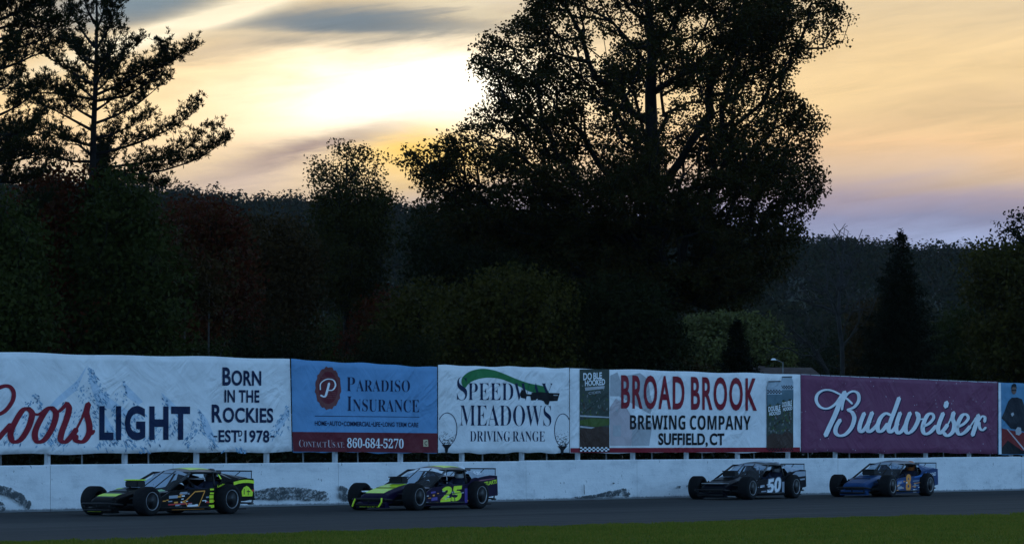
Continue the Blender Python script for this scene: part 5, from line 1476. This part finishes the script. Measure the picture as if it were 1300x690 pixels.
def deco3(root):
    side_text(root, 'race_number', [(bold('50'), 1)], .12, -.72, .14, .50, DWHITE, Yd + .003, .012, .06, .12)
    side_text(root, 'number_edge', [(bold('50'), 1)], .16, -.76, .12, .52, DGREY, Yd + .001, .04, .06, .12)
    flank(root, 'sticker', [[(-1.45, .62), (-1.7, .70), (-2.3, .70), (-2.3, .58), (-1.9, .56)]], DGREY, Yd + .001)
    flank(root, 'sticker', [rect(-1.85, -2.25, .46, .50, .02), rect(.55, .30, .30, .36, .01), rect(.50, .20, .18, .21, .01), rect(-.80, -.94, .16, .44)], DGREY, Yd + .001)
    small_marks(root, 3, (DGREY, DWHITE))
    m = MB(); m.box(1.62, 1.95, -.36, .34, .405, .425); m.build('nose_trim', ALU, root)


def deco4(root):
    side_text(root, 'race_number', [(bold('8'), 1)], .04, -.34, .14, .60, YEL, Yd + .003, .03, .0, .05)
    flank(root, 'sticker', [[(-.6, .50), (-1.1, .52), (-1.5, .62), (-1.55, .67), (-1.1, .575), (-.6, .53)]], mat('blue_streak', (.05, .16, .42), .3), Yd + .001)
    side_text(root, 'lettering', [('ROAD', 1)], -1.78, -2.18, .52, .62, DWHITE, Yd + .001, .03, .03)
    flank(root, 'sticker', [rect(-.50, -.72, .10, .19)], DWHITE, Yd + .001)
    flank(root, 'sticker', [rect(.60, .32, .20, .27, .01), rect(.58, .36, .34, .39, .01), rect(-.5, -.9, .27, .29, .01), rect(-.48, -.95, .40, .42, .01)], DGREY, Yd + .0015)
    flank(root, 'sticker', [[(.85, .30), (.2, .36), (.2, .45), (.6, .42)]], mat('blue_flash', (.04, .14, .36), .35), Yd + .0012)
    small_marks(root, 4, (DGREY, ORANGE, DWHITE)); small_marks(root, 14, (ORANGE,))
    flank(root, 'sticker', [[(-.55, .335), (-1.0, .36), (-1.0, .375), (-.55, .355)], rect(-.62, -.94, .12, .14, .01)], ORANGE, Yd + .002)


CARBLK = paint('black_paint', (.004, .0045, .005)); VIOLET = paint('violet_paint', (.012, .007, .030)); BLUEBLK = paint('blue_black_paint', (.005, .006, .010)); BLUEP = paint('blue_paint', (.018, .055, .15)); SILV = paint('silver_roof', (.10, .11, .13))
c1 = race_car((192.5, 654.3), 53, 'black and lime race car with an orange-outlined number, leading at the far left', CARBLK, CARBLK, CARBLK, LIME, dict(decals=deco1, roof_panel=LIME, lid=LIME, visor=DGREY))
c2 = race_car((532.6, 647.4), 57, 'violet and black race car with a lime hood stripe and lime number 25', VIOLET, CARBLK, LIME, LIME, dict(decals=deco2, stripe=.27, roof_panel=LIME, visor=DWHITE, sail=DGREY))
c3 = race_car((955.7, 633.7), 59, 'dull black race car with the grey-white number 50', BLUEBLK, CARBLK, CARBLK, ALU, dict(decals=deco3, roof_panel=DGREY, visor=DGREY, sail=DGREY))
c4 = race_car((1133.5, 630.4), 60, 'dark blue race car with an amber number 8, last in line', BLUEP, SILV, BLUEP, ALU, dict(decals=deco4, roof_panel=SILV, visor=DGREY, valance=BLUEP))
driver(c1, mat('helmet_black', (.04, .04, .045), .25), 'driver in a dark helmet inside the black and lime car')
driver(c2, HELM, 'driver in a white helmet inside the violet car')
driver(c3, mat('helmet_grey', (.3, .3, .32), .25), 'driver in a grey helmet inside the dull black car')
driver(c4, mat('helmet_orange', (.5, .15, .04), .25), 'driver in an orange helmet inside the dark blue car')

# ------------------------------------------------------------------ bits behind the fence
HW = mat_var('house_wall', (.25, .23, .21), .2, 2, .9, .1); HR = mat_var('brown_roof', (.075, .055, .05), .3, 3, .9, .1); GLD = mat('window_dark', (.02, .025, .03), .1)
p = at(986, 466, 205); zr = p.z
hs = empty('house', (p.x, 205, 0), R(8)); tag(hs, 'small house of which only the low brown roof shows above the brewery banner', 'house')
m = MB(); m.box(-2.1, 2.1, -1.5, 1.5, -.1, zr - .75); m.build('wall', HW, hs)
m = MB(); m.loft([[(-2.5, -1.9, zr - .85), (-2.5, 0, zr), (-2.5, 1.9, zr - .85)], [(2.5, -1.9, zr - .85), (1.9, 0, zr), (2.5, 1.9, zr - .85)]], True); rf = m.build('roof', HR, hs)
m = MB(); m.box(-.9, -.6, .2, .5, zr - .4, zr + .08); m.build('chimney', HR, rf)
for x in (-1.1, 1.0):
    m = MB(); m.box(x - .4, x + .4, -1.53, -1.50, .9, 2.0); w_ = m.build('window', HW, hs); m = MB(); m.box(x - .34, x + .34, -1.545, -1.532, .96, 1.94); m.build('pane', GLD, w_)
p = at(982, 456, 200)
lp = empty('street_lamp', (p.x, 200, 0)); tag(lp, 'pale lamp head on a thin pole above the brown roof', 'street lamp')
m = MB(); m.tube([(.5, .2, -.1), (.5, .2, p.z - .15), (.1, .05, p.z)], .03, 7); m.build('pole', STEEL, lp)
m = MB(); m.lathe([(.02, .06), (.06, .045), (.10, -.02), (.08, -.04), (.02, -.045)], 14, 'z', (0, 0, p.z)); m.v = [(x * 1.5, y, z) for x, y, z in m.v]; m.build('lamp_head', DWHITE, lp, True)
# white car parked behind the right end of the fence
p = at(1258, 577, 134.5)
pc = empty('parked_car', (p.x + .3, 134.5, 0), R(12)); tag(pc, 'white car parked behind the right end of the fence, only a sliver showing', 'car')
k = (p.z - .02) / 1.02; CW = paint('white_car', (.75, .76, .78))
prof = [(-2.2, .25), (-2.25, .6), (-2.1, .86), (-1.5, 1.0), (-.9, 1.02), (.6, 1.02), (1.5, .92), (2.15, .72), (2.25, .3)]
m = MB(); m.prism([(x, z * k) for x, z in prof], -.85, .85); m.build('body', CW, pc, bevel=.05)
m = MB(); m.prism([(-1.2, 1.0 * k), (-.7, 1.0 * k + .12), (.4, 1.0 * k + .12), (.9, 1.0 * k)], -.72, .72); m.build('window_band', GLD, pc)
for x in (-1.4, 1.4):
    for s_ in (-1, 1):
        w = empty('wheel', (x, s_ * .80, .32), 0, pc); m = MB(); m.lathe([(.2, -.1), (.32, -.09), (.32, .09), (.2, .1)], 24); m.build('tyre', TYRE, w, True); m = MB(); m.lathe([(.19, -.108), (.19, .108)], 20); m.build('rim', RIMEDGE, w)
